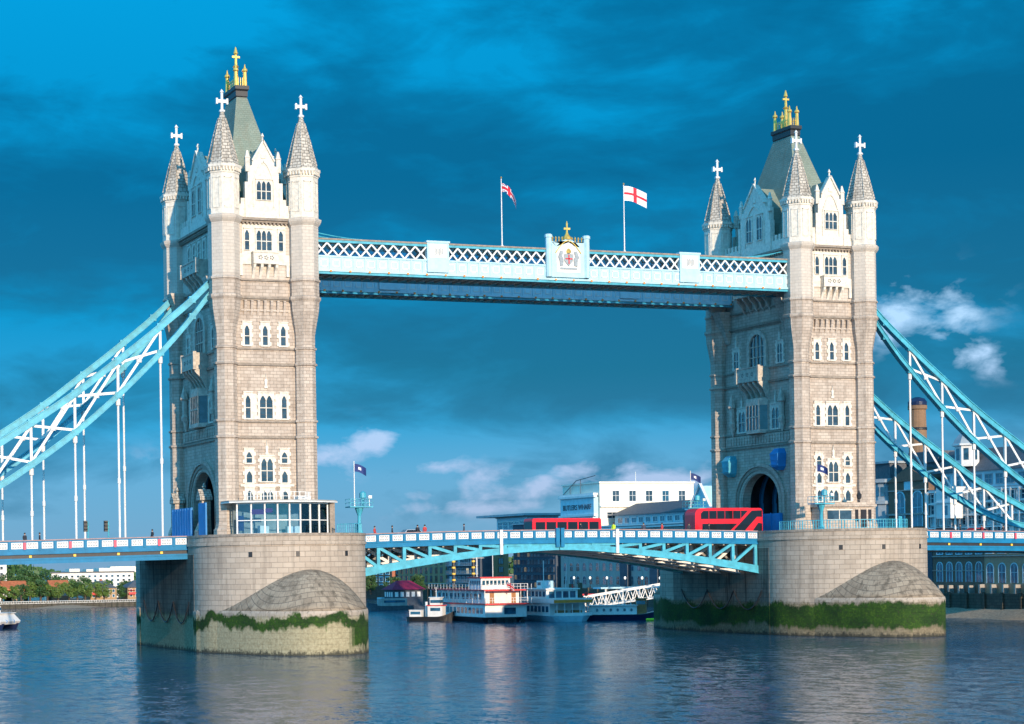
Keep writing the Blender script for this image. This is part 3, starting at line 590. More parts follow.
# ------------------------------------------------------------------ piers
def make_pier(cx, mat, label, hw):
    t = thing('bridge_pier', label, 'pier', (cx, DEP/2, 0), 'bridge piers standing in the river')
    def outline(hw, y0, ry, n=56):    # rounded at both ends, listed once round
        p = []
        for i in range(n+1):
            a = math.pi*i/n; p.append((-hw*math.cos(a), y0-ry*math.sin(a)))
        q = [(-x, DEP-y) for x, y in p]
        return p+q
    up = outline(hw, -2.6, 11.2, 56)
    b = MB((cx, 0, 0), (1, 0), (0, 1)); b.plan(up, -3, 12.6); b.plan(outline(hw+.15, -2.6, 11.35, 56), 12.6, 12.9); b.plan(outline(hw-.0, -2.6, 11.2, 56), 12.9, 13.88)
    b.build('pier_block', mat, t, arc=(cx, -2.6, 12.4))
    b = MB((cx, 0, 0), (1, 0), (0, 1)); b.plan(outline(hw+.1, -2.6, 11.3, 56), 13.6, 13.9); b.build('coping', 'trim', t)
    # cutwater: pointed plan, domed weathered top
    def ogive(s, side):
        w_, y0, yn = (hw+.12 if mat == 'pier' else hw-.35), -3.4, -20.2; p = []
        for i in range(-24, 25):
            f_ = i/24; x = w_*f_; y = y0+(yn-y0)*(1-abs(f_)**2.35)
            if abs(f_) == 1: y = y0
            p.append((x, y))
        p = [(-w_, -2.2)]+p+[(w_, -2.2)]
        cxx, cyy = 0, -12.0
        return [(x*s, cyy+(y-cyy)*s) for x, y in p]
    for side in (0, 1):
        mp_ = (lambda x, y: (x, y)) if side == 0 else (lambda x, y: (-x, DEP-y))
        b = MB((cx, 0, 0), (1, 0), (0, 1))
        b.loft([[(*mp_(*p), -3) for p in ogive(1, 0)], [(*mp_(*p), 4.75) for p in ogive(1, 0)], [(*mp_(*p), 5.0) for p in ogive(.99, 0)]])
        ct = b.build('cutwater', mat, t, arc=(cx, -6 if side == 0 else DEP+6, 15.0))
        b = MB((cx, 0, 0), (1, 0), (0, 1)); rings = []
        for k in range(17):
            s = .98*(1-k/16)+.01; z = 4.82+5.03*(1-(s)**2.2); rings.append([(*mp_(*p), z) for p in ogive(s, 0)])
        b.loft(rings); b.build('cutwater_dome', 'dome', ct, smooth=True, arc=(cx, -12.6 if side == 0 else DEP+12.6, 9.0))
    # small drain holes
    for (u, yy) in ((-6.5, 0), (-1.5, 0), (5, 0)):
        a = math.asin(max(-1, min(1, u/hw))); y = -2.6-11.2*math.cos(a)
        b = MB((cx+u, y, 0), (math.cos(a), math.sin(a)), (math.sin(a), -math.cos(a))); b.box(-.22, .22, -.2, .06, 11.2, 11.8); b.build('drain_hole', 'black', t)
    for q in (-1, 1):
        b = MB((cx+q*hw, 0, 0), (0, 1), (q, 0)); b.box(-2.4, 21.0, -.3, .03, -3, 11.6); b.build('flank_wall', 'shade_grime' if mat == 'pier' else 'shade_grime_weedy', t)  # thin slab, its dark colour carries the flank's shade as well as grime
    # fendering chains hung in swags on the long flanks
    for q in (-1, 1):
        b = MB((cx+q*(hw+.25), 0, 0), (0, 1), (q, 0))
        for k in range(3):
            y0 = -1+k*6.5; pts = [(y0+6.5*i/8, .02, 5.9-2.6*(1-((i-4)/4)**2)) for i in range(9)]
            for p_, q_ in zip(pts, pts[1:]): b.tube(p_, q_, .09, 5)
        b.build('mooring_chain', 'black', t)
    return t
make_pier(-40.75, 'pier', 'left pale granite pier with scattered green weed under the left tower', 10.55)
make_pier(39.95, 'pier_weedy', 'right granite pier with a broad green weed band under the right tower', 11.0)

# ------------------------------------------------------------------ high walkways
def make_walkway(y0, label, front):
    t = thing('high_walkway', label, 'walkway', (0, y0, 46.3), 'the two high level walkways')
    L = 35.6; D = 5.0 if front else 3.6
    b = MB((0, y0, 0)); b.box(-L, L, -D+.3, -.3, 46.7, 46.95); b.box(-L, L, -D+.1, -.1, 50.15, 50.3); b.build('walkway_floor', 'undersoffit', t)
    for q, yy in ((0, 0), (1, D)):
        N = (0, -1) if q == 0 else (0, 1)
        b = MB((0, y0+yy, 0), (1, 0), N)
        b.box(-L, L, -.3, 0, 46.75, 48.4); b.box(-L, L, -.3, .28, 46.5, 46.75); b.box(-L, L, -.3, .12, 48.3, 48.5); b.box(-L, L, -.3, .12, 46.2, 46.5, 1)
        for i in range(46): x = -L+.1+i*1.57; b.box(x, x+.16, 0, .09, 46.75, 48.3); b.box(x+.45, x+1.3, .002, .05, 47.9, 48.02, 2); b.box(x+.45, x+1.3, .002, .05, 47.1, 47.22, 2); b.box(x+.4, x+.5, .002, .05, 47.1, 48.0, 2); b.box(x+1.25, x+1.35, .002, .05, 47.1, 48.0, 2)
        b.build('lower_girder', ['paleblue', 'turq', 'white'], t)
        b = MB((0, y0+yy, 0), (1, 0), N)
        for i in range(28): x = -L+.7+i*2.6; b.box(x-.13, x+.13, .28, .36, 46.45, 46.68)
        b.build('lamp_boss', 'orange', t)
        b = MB((0, y0+yy, 0), (1, 0), N); b.box(-L, L, -.25, .12, 50.12, 50.42); b.box(-L, L, -.3, .2, 50.42, 50.62, 1); b.build('handrail', ['turq', 'trim'], t)
        for (x0, x1) in ((-L, -19.2), (-16.2, -2.3), (3.7-.1, 17.4), (20.3, L)):
            b = MB((0, y0+yy, 0), (1, 0), N); k = int(round((x1-x0)/1.45)); s_ = (x1-x0)/k
            for i in range(k):
                b.beam((x0+i*s_, -.02, 48.5), (x0+(i+1)*s_, -.02, 50.12), .09, .2); b.beam((x0+i*s_, -.1, 50.12), (x0+(i+1)*s_, -.1, 48.5), .09, .2)
            b.build('lattice_panel', 'white', t)
        b = MB((0, y0+yy, 0), (1, 0), N); b.box(-L, L, -.5, -.44, 48.45, 50.15); b.build('glazing', 'cglass', t)
        for xc in (-17.7, 18.85):
            b = MB((0, y0+yy, 0), (1, 0), N); b.box(xc-1.5, xc+1.5, -.4, .3, 46.9, 50.75); b.box(xc-1.62, xc+1.62, -.45, .38, 50.6, 50.85); b.box(xc-1.2, xc+1.2, .3, .36, 48.7, 50.4, 1)
            for a in range(6): b.box(xc-.5+.2*a, xc-.42+.2*a, .36, .42, 49.0+.1*(a % 3), 50.0-.12*(a % 2), 2)
            b.build('end_panel', ['paleblue', 'white', 'grey'], t)
        if front and q == 0:
            b = MB((0, y0+yy, 0), (1, 0), N); c = .7
            b.box(c-2.9, c+2.9, -.4, .35, 46.9, 51.5)
            for s_ in (-1, 1):
                b.lathe(c+s_*2.75, .2, [(.42, 46.9), (.42, 51.9), (.52, 52.0), (.52, 52.3), (.4, 52.4)], 8)
            pts = arch(c-2.1, c+2.1, 50.4, 51.9, 5); b.prism([(c-2.3, 51.4)]+[(c-2.3, 51.5)]+pts[2:-2]+[(c+2.3, 51.5), (c+2.3, 51.4)], -.3, .4)
            ar = b.build('arms_panel', 'paleblue', t)
            b = MB((0, y0+yy, 0), (1, 0), N); b.prism([(c-1.7, 47.5), (c+1.7, 47.5)]+arch(c-1.7, c+1.7, 50.0, 51.4, 5)[::-1], .35, .42)
            # shield, two beasts, crest and scroll in relief
            b.prism([(c-.6, 49.9), (c-.6, 49.0), (c, 48.3), (c+.6, 49.0), (c+.6, 49.9)], .42, .55, 1)
            b.box(c-.07, c+.07, .55, .6, 48.6, 49.8, 3); b.box(c-.5, c+.5, .55, .6, 49.2, 49.34, 3)
            for s_ in (-1, 1):
                b.prism([(c+s_*.8, 48.4), (c+s_*1.25, 48.3), (c+s_*1.3, 49.0), (c+s_*1.5, 49.5), (c+s_*1.2, 50.3), (c+s_*.8, 50.2), (c+s_*.95, 49.6), (c+s_*.75, 49.2)], .42, .54, 1)
            b.box(c-1.2, c+1.2, .42, .5, 47.9, 48.15, 1); b.lathe(c, .45, [(.3, 50.0), (.36, 50.3), (.15, 50.6)], 6, m=2)
            b.build('coat_of_arms', ['white', 'grey', 'gold', 'flagred'], ar)
            b = MB((0, y0+yy, 0), (1, 0), N)
            mo = arch(c-1.85, c+1.85, 50.0, 51.65, 6)
            for p_, q_ in zip(mo, mo[1:]): b.beam((p_[0], .42, p_[1]), (q_[0], .42, q_[1]), .1, .1)
            for i in range(10): x = c-2.1+i*.47; b.lathe(x, .1, [(.07, 51.4), (.07, 51.85), (.14, 51.95), (.03, 52.2)], 5)
            b.lathe(c, .1, [(.5, 51.8), (.55, 52.1), (.3, 52.4), (.2, 52.6), (.12, 52.8), (.12, 53.9), (.05, 54.2)], 8); b.box(c-.45, c+.45, .0, .2, 53.1, 53.35)
            b.build('gilded_crest', 'gold', ar)
    b = MB((0, y0, 0))
    for i in range(56): x = -L+.4+i*1.28; b.box(x, x+.18, -D+.15, -.15, 46.3, 46.7)
    for yy in [-.9*q for q in range(1, int(D/.95))]: b.box(-L, L, yy-.07, yy+.07, 46.45, 46.72)
    b.build('cross_beam', 'undersoffit', t)
    return t
wf = make_walkway(0.0, 'nearer high walkway with a gilded coat of arms at its middle', True)
wb = make_walkway(15.3, 'farther high walkway, in the shade behind the nearer one', False)
# curved tie rods showing above the walkway by each tower
for (xa, xb) in ((-35.5, -27.5), (34.2, 27.5)):
    b = MB((0, 0, 0)); s = abs(xa-xb)
    for off in (0, -1.6):
        pts = [(xa+(xb-xa)*i/8, off-1, 50.8+1.0*(1-i/8)**1.6) for i in range(9)]
        for p_, q_ in zip(pts, pts[1:]): b.tube(p_, q_, .07, 5)
    b.build('tie_rod', 'turq', wf) if 0 else None
    o = MB((0, 0, 0)); o.v, o.f, o.mi = b.v, b.f, b.mi; o.build('tie_rod', 'turq', wf)

# ------------------------------------------------------------------ flags
def flagmesh(L, H, cols, fn, droop=.3, waves=2.2, amp=.18, nx=24, ny=12):
    b = MB(); vs = []; fs = []; mi = []
    for j in range(ny+1):
        for i in range(nx+1):
            s, v = i/nx, j/ny
            x = L*s*(1-.12*droop); y = amp*math.sin(s*waves*math.pi+v*.8)*s; z = H*v-droop*L*s*s*.8-(1-v)*.0
            vs.append((x, y, z))
    for j in range(ny):
        for i in range(nx): a = j*(nx+1)+i; fs.append((a, a+1, a+nx+2, a+nx+1)); mi.append(fn((i+.5)/nx, (j+.5)/ny))
    k = len(vs); vs2 = vs+[(x, y+.02, z) for x, y, z in vs]; fs2 = fs+[tuple(q+k for q in f[::-1]) for f in fs]
    b.add(vs2, fs2); b.mi = mi+mi; return b
def george(s, v):
    return 1 if (.42 < s < .58 or .38 < v < .62) else 0
def union(s, v):
    if .42 < s < .58 or .35 < v < .65: return 1
    if .36 < s < .64 or .25 < v < .75: return 0
    d = min(abs(v-s), abs(1-v-s)); return 1 if d < .06 else (0 if d < .14 else 2)
def shieldflag(s, v): return 0 if (.35 < s < .6 and .3 < v < .7) else 2
def flagpole(x, y, z0, z1, r, flag, label, cat='flag', z_att=None, rot=0, vis='white', knob='gold', L=2.8, H=1.7, droop=.3, fname='flag'):
    t = thing('flagpole', label, 'flagpole', (x, y, z0))
    b = MB((x, y, 0)); b.tube((0, 0, z0), (0, 0, z1), r, 8, r2=r*.6); b.lathe(0, 0, [(.02, z1), (.14, z1+.12), (.02, z1+.26)], 8, m=1); b.lathe(0, 0, [(r*2.2, z0), (r*2.2, z0+.25), (r*1.2, z0+.3)], 8); b.build('pole', [vis, knob], t)
    fm = flagmesh(L, H, None, flag, droop); ca, sa = math.cos(rot), math.sin(rot)
    za = z1-H-.15 if z_att is None else z_att
    fm.v = [(x+ca*v[0]-sa*(v[1])+.06, y+sa*v[0]+ca*v[1], za+v[2]) for v in fm.v]
    f = fm.build(fname, ['flagwhite', 'flagred', 'flagnavy'], t, smooth=True)
    return t
flagpole(9.3, .15, 50.5, 59.4, .085, george, 'tall white flagpole flying a white flag with a red cross on the walkway', L=3.1, H=1.9, droop=.42, rot=-.25)
flagpole(-8.5, .15, 50.5, 59.3, .085, union, 'tall white flagpole with a limp red, white and blue flag on the walkway', L=2.4, H=1.1, droop=1.3, rot=-.9, z_att=57.6)

# ------------------------------------------------------------------ suspension chains
UP = [(46.0, 47.0), (47.0, 46.0), (49.6, 43.3), (52.2, 41.1), (54.6, 39.2), (57.4, 36.9), (60.1, 34.9), (65, 31.1), (70, 27.8), (74, 25.3), (80, 21.4), (85.3, 18.9), (88.8, 17.3), (92.5, 15.6)]
LO = [(46.0, 46.0), (47.0, 45.0), (48.2, 43.5), (51.2, 39.6), (54.2, 36.4), (59.4, 31.3), (62.5, 28.6), (65, 26.5), (70.3, 22.7), (74.5, 19.9), (81, 16.7), (85.8, 15.1), (92.5, 14.0)]
def interp(T, x):
    for (a, za), (b_, zb) in zip(T, T[1:]):
        if a <= x <= b_: return za+(zb-za)*(x-a)/(b_-a)
    return T[-1][1]
def smooth(T, x): return (interp(T, max(46, x-1.5))+interp(T, x)+interp(T, min(92.4, x+1.5)))/3
HX = [54.6, 59.95, 65.3, 70.65, 76.0, 81.3, 86.5]
def deckz(x): return 12.65-.018*max(0, abs(x)-52)
def make_chain(sg, y, label):
    t = thing('suspension_chain', label, 'suspension chain', (sg*47, y, 45), 'turquoise suspension chains of the side spans')
    CO = .5 if sg < 0 else 0.0
    xs = [46.2+i*1.3 for i in range(36)]
    b = MB((CO, y, 0), (sg, 0), (0, 1))
    for T, nm, h in ((UP, 'upper_chord', .95), (LO, 'lower_chord', .85)):
        b = MB((CO, y, 0), (sg, 0), (0, 1)); 
        for side, dy, hh in ((0, 0, h), (1, 0, .16), (2, 0, .16)):
            pass
        ring = []
        for x in xs:
            z = smooth(T, x); hh = h*(1 if x < 85 else .8)
            ring.append([(x, -.28, z-hh/2), (x, .28, z-hh/2), (x, .28, z+hh/2), (x, -.28, z+hh/2)])
        b.loft(ring)
        for off in (-.5, .5):
            ring = []
            for x in xs: z = smooth(T, x)+off*h*.92; ring.append([(x, -.42, z-.06), (x, .42, z-.06), (x, .42, z+.06), (x, -.42, z+.06)])
            b.loft(ring)
        for x in [50.5]+HX:     # gusset plates riveted on at the panel points
            z = smooth(T, x); b.box(x-.4, x+.4, -.31, .31, z-h*.42, z+h*.42)
            for q in (-.4, -.13, .13, .4): b.box(x+q-.04, x+q+.04, -.34, .34, z-.04, z+.04)
        b.build(nm, 'turq', t)
    nodes = [51.5]+HX
    for i, x in enumerate(HX):
        b = MB((CO, y, 0), (sg, 0), (0, 1)); zu, zl = smooth(UP, x), smooth(LO, x)
        b.beam((x, 0, zl), (x, 0, zu), .3, .3); b.build('post', 'white', t)
        if i+1 < len(HX)+0 and zu-zl > 1.0:
            x2 = HX[i+1]; zu2, zl2 = smooth(UP, x2), smooth(LO, x2)
            b = MB((CO, y, 0), (sg, 0), (0, 1)); b.beam((x, -.1, zu-.3), (x2, -.1, zl2+.3), .12, .3); b.beam((x, .1, zl+.3), (x2, .1, zu2-.3), .12, .3); b.lathe((x+x2)/2, 0, [(.35, (zu+zl2)/2-.2), (.35, (zu+zl2)/2+.2)], 8)
            b.build('cross_brace', 'white', t)
    b0 = HX[0]
    for x in HX:
        zl = smooth(LO, x)-.4; b = MB((CO, y, 0), (sg, 0), (0, 1))
        if zl-deckz(x) < .8: continue
        b.tube((x, 0, deckz(x)+.2), (x, 0, zl), .13, 8); b.lathe(x, 0, [(.17, zl-.9), (.28, zl-.8), (.28, zl-.1), (.12, zl+.05)], 8); zmid = deckz(x)+(zl-deckz(x))*.45
        b.lathe(x, 0, [(.13, zmid-.35), (.2, zmid-.3), (.2, zmid+.3), (.13, zmid+.35)], 8)
        b.build('hanger_rod', 'white', t)
    return t
make_chain(-1, 1.0, 'left suspension chain nearer the viewer, over the left side span')
make_chain(-1, 17.9, 'left suspension chain farther away, behind the nearer one over the left side span')
make_chain(1, 1.0, 'right suspension chain nearer the viewer, over the right side span')
make_chain(1, 17.9, 'right suspension chain farther away, in front of the warehouses')

# ------------------------------------------------------------------ decks
def parapet_panel(par, x0, x1, z0a, z0b, y, N, shield=False, h=1.12):
    b = MB((0, y, 0), (1, 0), N); 
    za, zb = z0a, z0b
    def sk(u0, u1, n0, n1, a, c, m=0):
        f0 = (u0-x0)/(x1-x0); f1 = (u1-x0)/(x1-x0); d0 = za+(zb-za)*f0; d1 = za+(zb-za)*f1
        b.add([(u0, n0, d0+a), (u1, n0, d1+a), (u1, n1, d1+a), (u0, n1, d0+a), (u0, n0, d0+c), (u1, n0, d1+c), (u1, n1, d1+c), (u0, n1, d0+c)],
              [(0, 3, 2, 1), (4, 5, 6, 7), (0, 1, 5, 4), (1, 2, 6, 5), (2, 3, 7, 6), (3, 0, 4, 7)], m)
    sk(x0, x1, -.14, 0, 0, h, 0); sk(x0, x1, -.2, .1, h, h+.13, 4)
    sk(x0, x0+.22, 0, .08, 0, h, 0)
    sk(x0+.34, x1-.12, 0, .035, .22, h-.16, 1)
    w_ = (x1-x0-.44)
    for k in range(2 if not shield else 2):
        c = x0+.32+w_*(.28+.44*k)
        for a in range(4):
            aa = math.pi/4+math.pi/2*a; sk(c+.2*math.cos(aa)-.11, c+.2*math.cos(aa)+.11, .035, .05, .6+.27*math.sin(aa)-.09, .6+.27*math.sin(aa)+.09, 3)
        sk(c-.05, c+.05, .035, .055, .57, .67, 2)
    if shield: sk(x0-.05, x0+.25, .08, .16, .15, .95, 2)
    return b.build('parapet_panel', ['blue', 'white', 'pink', 'grey', 'railtop'], par)
def make_side(sg, label):
    xa, xb = (51.32 if sg < 0 else 50.97), 97.0
    t = thing('side_span_deck', label, 'bridge deck', (sg*52, DEP/2, 12), 'side span decks of the bridge')
    U = (sg, 0)
    def strip(b, n0, n1, za, zb, m=0, x0=xa, x1=xb):
        vs = []
        for x in (x0, x1):
            d = deckz(x)-12.65
            vs += [(x, n0, za+d), (x, n1, za+d), (x, n1, zb+d), (x, n0, zb+d)]
        b.add(vs, [(0, 1, 2, 3), (4, 7, 6, 5), (0, 4, 5, 1), (1, 5, 6, 2), (2, 6, 7, 3), (3, 7, 4, 0)], m)
    b = MB((0, 0, 0), U, (0, 1)); strip(b, .3, DEP-.3, 12.3, 12.85); strip(b, .3, 3.2, 12.85, 13.0, 1); strip(b, DEP-3.2, DEP-.3, 12.85, 13.0, 1); b.build('roadway', ['asphalt', 'concrete'], t)
    for y, N in ((0, (0, -1)), (DEP, (0, 1))):
        b = MB((0, y, 0), U, N); strip(b, -.35, .02, 12.3, 12.68); strip(b, -.3, .16, 12.2, 12.34, 3); strip(b, -.3, -.05, 11.75, 12.2, 1); strip(b, -.35, .05, 11.55, 11.78, 3); strip(b, -.35, .0, 11.1, 11.55, 0)
        b.build('side_girder', ['blue', 'black', 'white', 'turq' if 0 else 'blue'], t)
        b = MB((0, y, 0), U, N); x = 54.6
        while x < 96: d = deckz(x)-12.65; b.box(x-.16, x+.16, -.05, .1, 11.83+d, 12.1+d); x += 5.35
        b.build('lamp_boss', 'yellow', t)
        k = int((xb-xa)/1.78); s_ = (xb-xa)/k
        for i in range(k):
            x0, x1 = xa+i*s_, xa+(i+1)*s_; w0, w1 = sorted((sg*x0, sg*x1))
            parapet_panel(t, w0, w1, deckz(w0)+.02, deckz(w1)+.02, y, N, i % 3 == (1 if sg < 0 else 2))
    b = MB((0, 0, 0), U, (0, 1))
    for i in range(18): x = xa+.3+i*2.5; d = deckz(x)-12.65; b.box(x, x+.25, .3, DEP-.3, 11.3+d, 12.3+d)
    for yy in (3, 6, 9.4, 12.8, 16): strip(b, yy-.15, yy+.15, 11.2, 12.3)
    b.build('underside_beam', 'soffit', t)
    return t
make_side(-1, 'blue and white side span deck running off to the left')
make_side(1, 'blue and white side span deck running off to the right')
JX = -1.0
def ztop(x): return 12.68+.38*(1-(abs(x-JX)/29)**2)
def zbot(x): return 11.75-3.3*(abs(x-JX)/29.0)**1.55
def make_leaf(sg, label):
    x0w = -30.2 if sg < 0 else 28.9
    t = thing('bascule_leaf', label, 'bridge deck', (x0w, DEP/2, 12.6), 'bascule leaves of the central span')
    Lx = abs(x0w-JX)-.06
    def X(f): return JX+sg*(.06+f*Lx)
    K = 16; fr = [i/K for i in range(K+1)]
    def strip(b, n0, n1, fa, fb_, m=0, f0=0, f1=1):
        rings = [[(X(f), n0, fa(X(f))), (X(f), n1, fa(X(f))), (X(f), n1, fb_(X(f))), (X(f), n0, fb_(X(f)))] for f in fr if f0 <= f <= f1]
        b.loft(rings, m)
    b = MB((0, 0, 0), (1, 0), (0, 1)); strip(b, .3, DEP-.3, lambda x: ztop(x)-.35, lambda x: ztop(x)+.18); strip(b, .3, 3, lambda x: ztop(x)+.18, lambda x: ztop(x)+.4, 1); strip(b, DEP-3, DEP-.3, lambda x: ztop(x)+.18, lambda x: ztop(x)+.4, 1); b.build('roadway', ['asphalt', 'concrete'], t)
    for gi, y in enumerate((0, 4.6, 9.3, 14.1, DEP)):
        out = gi in (0, 4); N = (0, 1) if gi == 4 else (0, -1)
        b = MB((0, y, 0), (1, 0), N)
        strip(b, -.45, .0, lambda x: ztop(x)-.42, lambda x: ztop(x)+.0, 1)
        strip(b, -.4, .12, lambda x: ztop(x)-.55, lambda x: ztop(x)-.42, 2 if out else 0)
        strip(b, -.45, .05, lambda x: zbot(x), lambda x: zbot(x)+.62+.35*(abs(x)/29), 0); 
        strip(b, -.55 if out else -.9, .15 if out else .5, lambda x: zbot(x)-.08, lambda x: zbot(x), 0)
        strip(b, -.3, -.1, lambda x: zbot(x)+.1, lambda x: ztop(x)-.4, 0, 0, .27)
        b.build('arched_girder', ['turq', 'blue', 'blue'] if out else ['white', 'soffit', 'soffit'], t)
        xs = [x0w-sg*(.35+3.52*i) for i in range(8)]
        b = MB((0, y, 0), (1, 0), N)
        for i, x in enumerate(xs):
            if (x-JX)*sg < 2: continue
            if ztop(x)-zbot(x) > 1.4: b.box(x-.22, x+.22, -.32, .02, zbot(x)+.3, ztop(x)-.4)
            if i+1 < len(xs) and (xs[i+1]-JX)*sg > 3:
                x2 = xs[i+1]; b.beam((x-sg*.2, -.15, ztop(x)-.6), (x2+sg*.2, -.15, zbot(x2)+.8), .3, .38)
        b.build('web_brace', 'turq' if out else 'white', t)
        if not out:
            b = MB((0, y, 0), (1, 0), N); 
            for i, x in enumerate(xs[:-1]):
                x2 = xs[i+1]
                if (x2-JX)*sg > 3: b.beam((x2, -.15, ztop(x2)-.6), (x, -.15, zbot(x)+.8), .2, .3)
            b.build('inner_brace', 'soffit', t)
    b = MB((0, 0, 0), (1, 0), (0, 1)); 
    for i in range(17):
        x = JX+sg*(1+i*1.7); b.box(x-.12, x+.12, .3, DEP-.3, ztop(x)-.75, ztop(x)-.3)
        if i % 2: b.box(x-.14, x+.14, .3, DEP-.3, zbot(x)+.05, zbot(x)+.35)
    b.build('cross_beam', 'undersoffit', t)
    for y, N in ((0, (0, -1)), (DEP, (0, 1))):
        k = 16; s_ = Lx/k
        for i in range(k):
            w0, w1 = sorted((JX+sg*(.06+i*s_), JX+sg*(.06+(i+1)*s_))); parapet_panel(t, w0, w1, ztop(w0)+.02, ztop(w1)+.02, y, N)
        b = MB((0, y, 0), (1, 0), N); xp = JX+sg*8.4; b.box(xp-.2, xp+.2, .0, .3, zbot(xp)-.1, ztop(xp)+1.3); b.build('marker_post', 'white', t)
    b = MB((0, 0, 0), (1, 0), (0, -1)); xj = JX+sg*.35; b.box(xj-.25, xj+.25, 0, .35, zbot(JX)+.3, ztop(JX)+1.45); b.build('nose_bolt_housing', 'blue', t)
    return t
make_leaf(-1, 'left half of the central opening span, turquoise trusswork')
make_leaf(1, 'right half of the central opening span with its underside showing')

# ------------------------------------------------------------------ things on the piers
def mast(x, y, z0, h_plat, ztop_, label, flagrot=0.0, dish=True, flagdroop=.5, fz=None):
    t = thing('signal_mast', label, 'signal mast', (x, y, z0), 'turquoise signal masts on the piers')
    b = MB((x, y, 0)); b.lathe(0, 0, [(.42, z0), (.42, z0+.4), (.26, z0+.5), (.2, h_plat-1.0), (.5, h_plat-.2), (.5, h_plat)], 8); b.build('column', 'turq', t)
    b = MB((x, y, 0)); b.box(-1.5, 1.5, -.8, .8, h_plat, h_plat+.14)
    for q in (.55, 1.0):
        b.box(-1.5, 1.5, .76, .8, h_plat+q, h_plat+q+.05); b.box(-1.5, 1.5, -.8, -.76, h_plat+q, h_plat+q+.05); b.box(-1.5, -1.46, -.8, .8, h_plat+q, h_plat+q+.05); b.box(1.46, 1.5, -.8, .8, h_plat+q, h_plat+q+.05)
    for i in range(7):
        for n in (-.8, .76): b.box(-1.5+i*.49, -1.46+i*.49, n, n+.04, h_plat+.14, h_plat+1.05)
    b.build('platform', 'turq', t)
    b = MB((x, y, 0)); b.lathe(.5, 0, [(.12, h_plat+.14), (.12, h_plat+1.1), (.42, h_plat+1.2), (.42, h_plat+1.8), (.1, h_plat+2.0)], 10); b.build('lantern', 'turq', t)
    b = MB((x, y, 0)); b.box(.9, 1.35, .5, .85, h_plat+1.1, h_plat+1.45); b.tube((1.1, .6, h_plat+.1), (1.1, .6, h_plat+1.15), .05, 6); b.build('floodlight', 'white', t)
    if ztop_:
        b = MB((x, y, 0)); b.tube((-.6, 0, h_plat+.1), (-.6, 0, ztop_), .075, 8, r2=.05); b.lathe(-.6, 0, [(.03, ztop_), (.1, ztop_+.1), (.02, ztop_+.2)], 8); b.build('pole', 'white', t)
        fm = flagmesh(1.5, .95, None, shieldflag, flagdroop); ca, sa = math.cos(flagrot), math.sin(flagrot)
        fm.v = [(x-.55+ca*v[0]-sa*v[1], y+sa*v[0]+ca*v[1], ztop_-1.1+v[2]) for v in fm.v]; fm.build('flag', ['flagwhite', 'flagred', 'flagnavy'], t, smooth=True)
    return t
mast(-30.6, -4.2, 13.9, 17.1, 22.6, 'turquoise signal mast with a navy flag on the left pier', -.3)
mast(33.9, -7.0, 13.9, 17.2, 22.6, 'turquoise signal mast standing beside the stone kiosk on the right pier', -.8)
mast(32.6, 21.0, 13.9, 17.6, 22.9, 'turquoise signal mast with a navy flag behind the deck, left of the red double decker', -.3)
def railing(pts, label, mat='turq', z0=13.9, h=1.15, glass=True):
    t = thing('railing', label, 'railing', (pts[0][0], pts[0][1], z0))
    b = MB(N=(0, 1))
    for (xa, ya), (xb, yb) in zip(pts, pts[1:]):
        b.beam((xa, ya, z0+h), (xb, yb, z0+h), .07, .08); b.beam((xa, ya, z0+.12), (xb, yb, z0+.12), .05, .05); b.beam((xa, ya, z0+h*.6), (xb, yb, z0+h*.6), .03, .03)
        k = max(1, int(math.hypot(xb-xa, yb-ya)/.35))
        for i in range(k+1): f_ = i/k; x, y = xa+(xb-xa)*f_, ya+(yb-ya)*f_; q = .05 if i % 4 == 0 else .025; b.box(x-q, x+q, y-q, y+q, z0, z0+h)
    b.build('rail', mat, t)
    if 0:
        b = MB(N=(0, 1))
        for (xa, ya), (xb, yb) in zip(pts, pts[1:]): b.beam((xa, ya, z0+h*.5), (xb, yb, z0+h*.5), .02, h*.75)
        b.build('infill_panel', 'paleblue' if glass == 2 else 'cglass', t)
    return t
def arcpts(cx, a0, a1, r=10.6, ry=10.8, n=8): return [(cx+r*math.sin(R(a0+(a1-a0)*i/n)), -2.6-ry*math.cos(R(a0+(a1-a0)*i/n))) for i in range(n+1)]
railing([(-34.2, -6.0)]+arcpts(-40.75, 52, 88, 10.1), 'short turquoise railing between the glass pavilion and the left mast')
railing(arcpts(40, -82, -5)+[(43.5, -12.0)], 'long turquoise railing in front of the stone kiosk on the right pier', glass=True)
for i, x in enumerate((50.4, 49.2)):
    b = MB((x, -2.0-1.2*i, 0)); b.lathe(0, 0, [(.2, 13.9), (.2, 14.2), (.12, 14.3), (.12, 15.4), (.2, 15.5), (.1, 15.7)], 8)
    tag(b.build('bollard_post', 'turq'), ['turquoise post near the right edge of the right pier', 'turquoise post just left of the edge post on the right pier'][i], 'post', 'posts on the right pier')
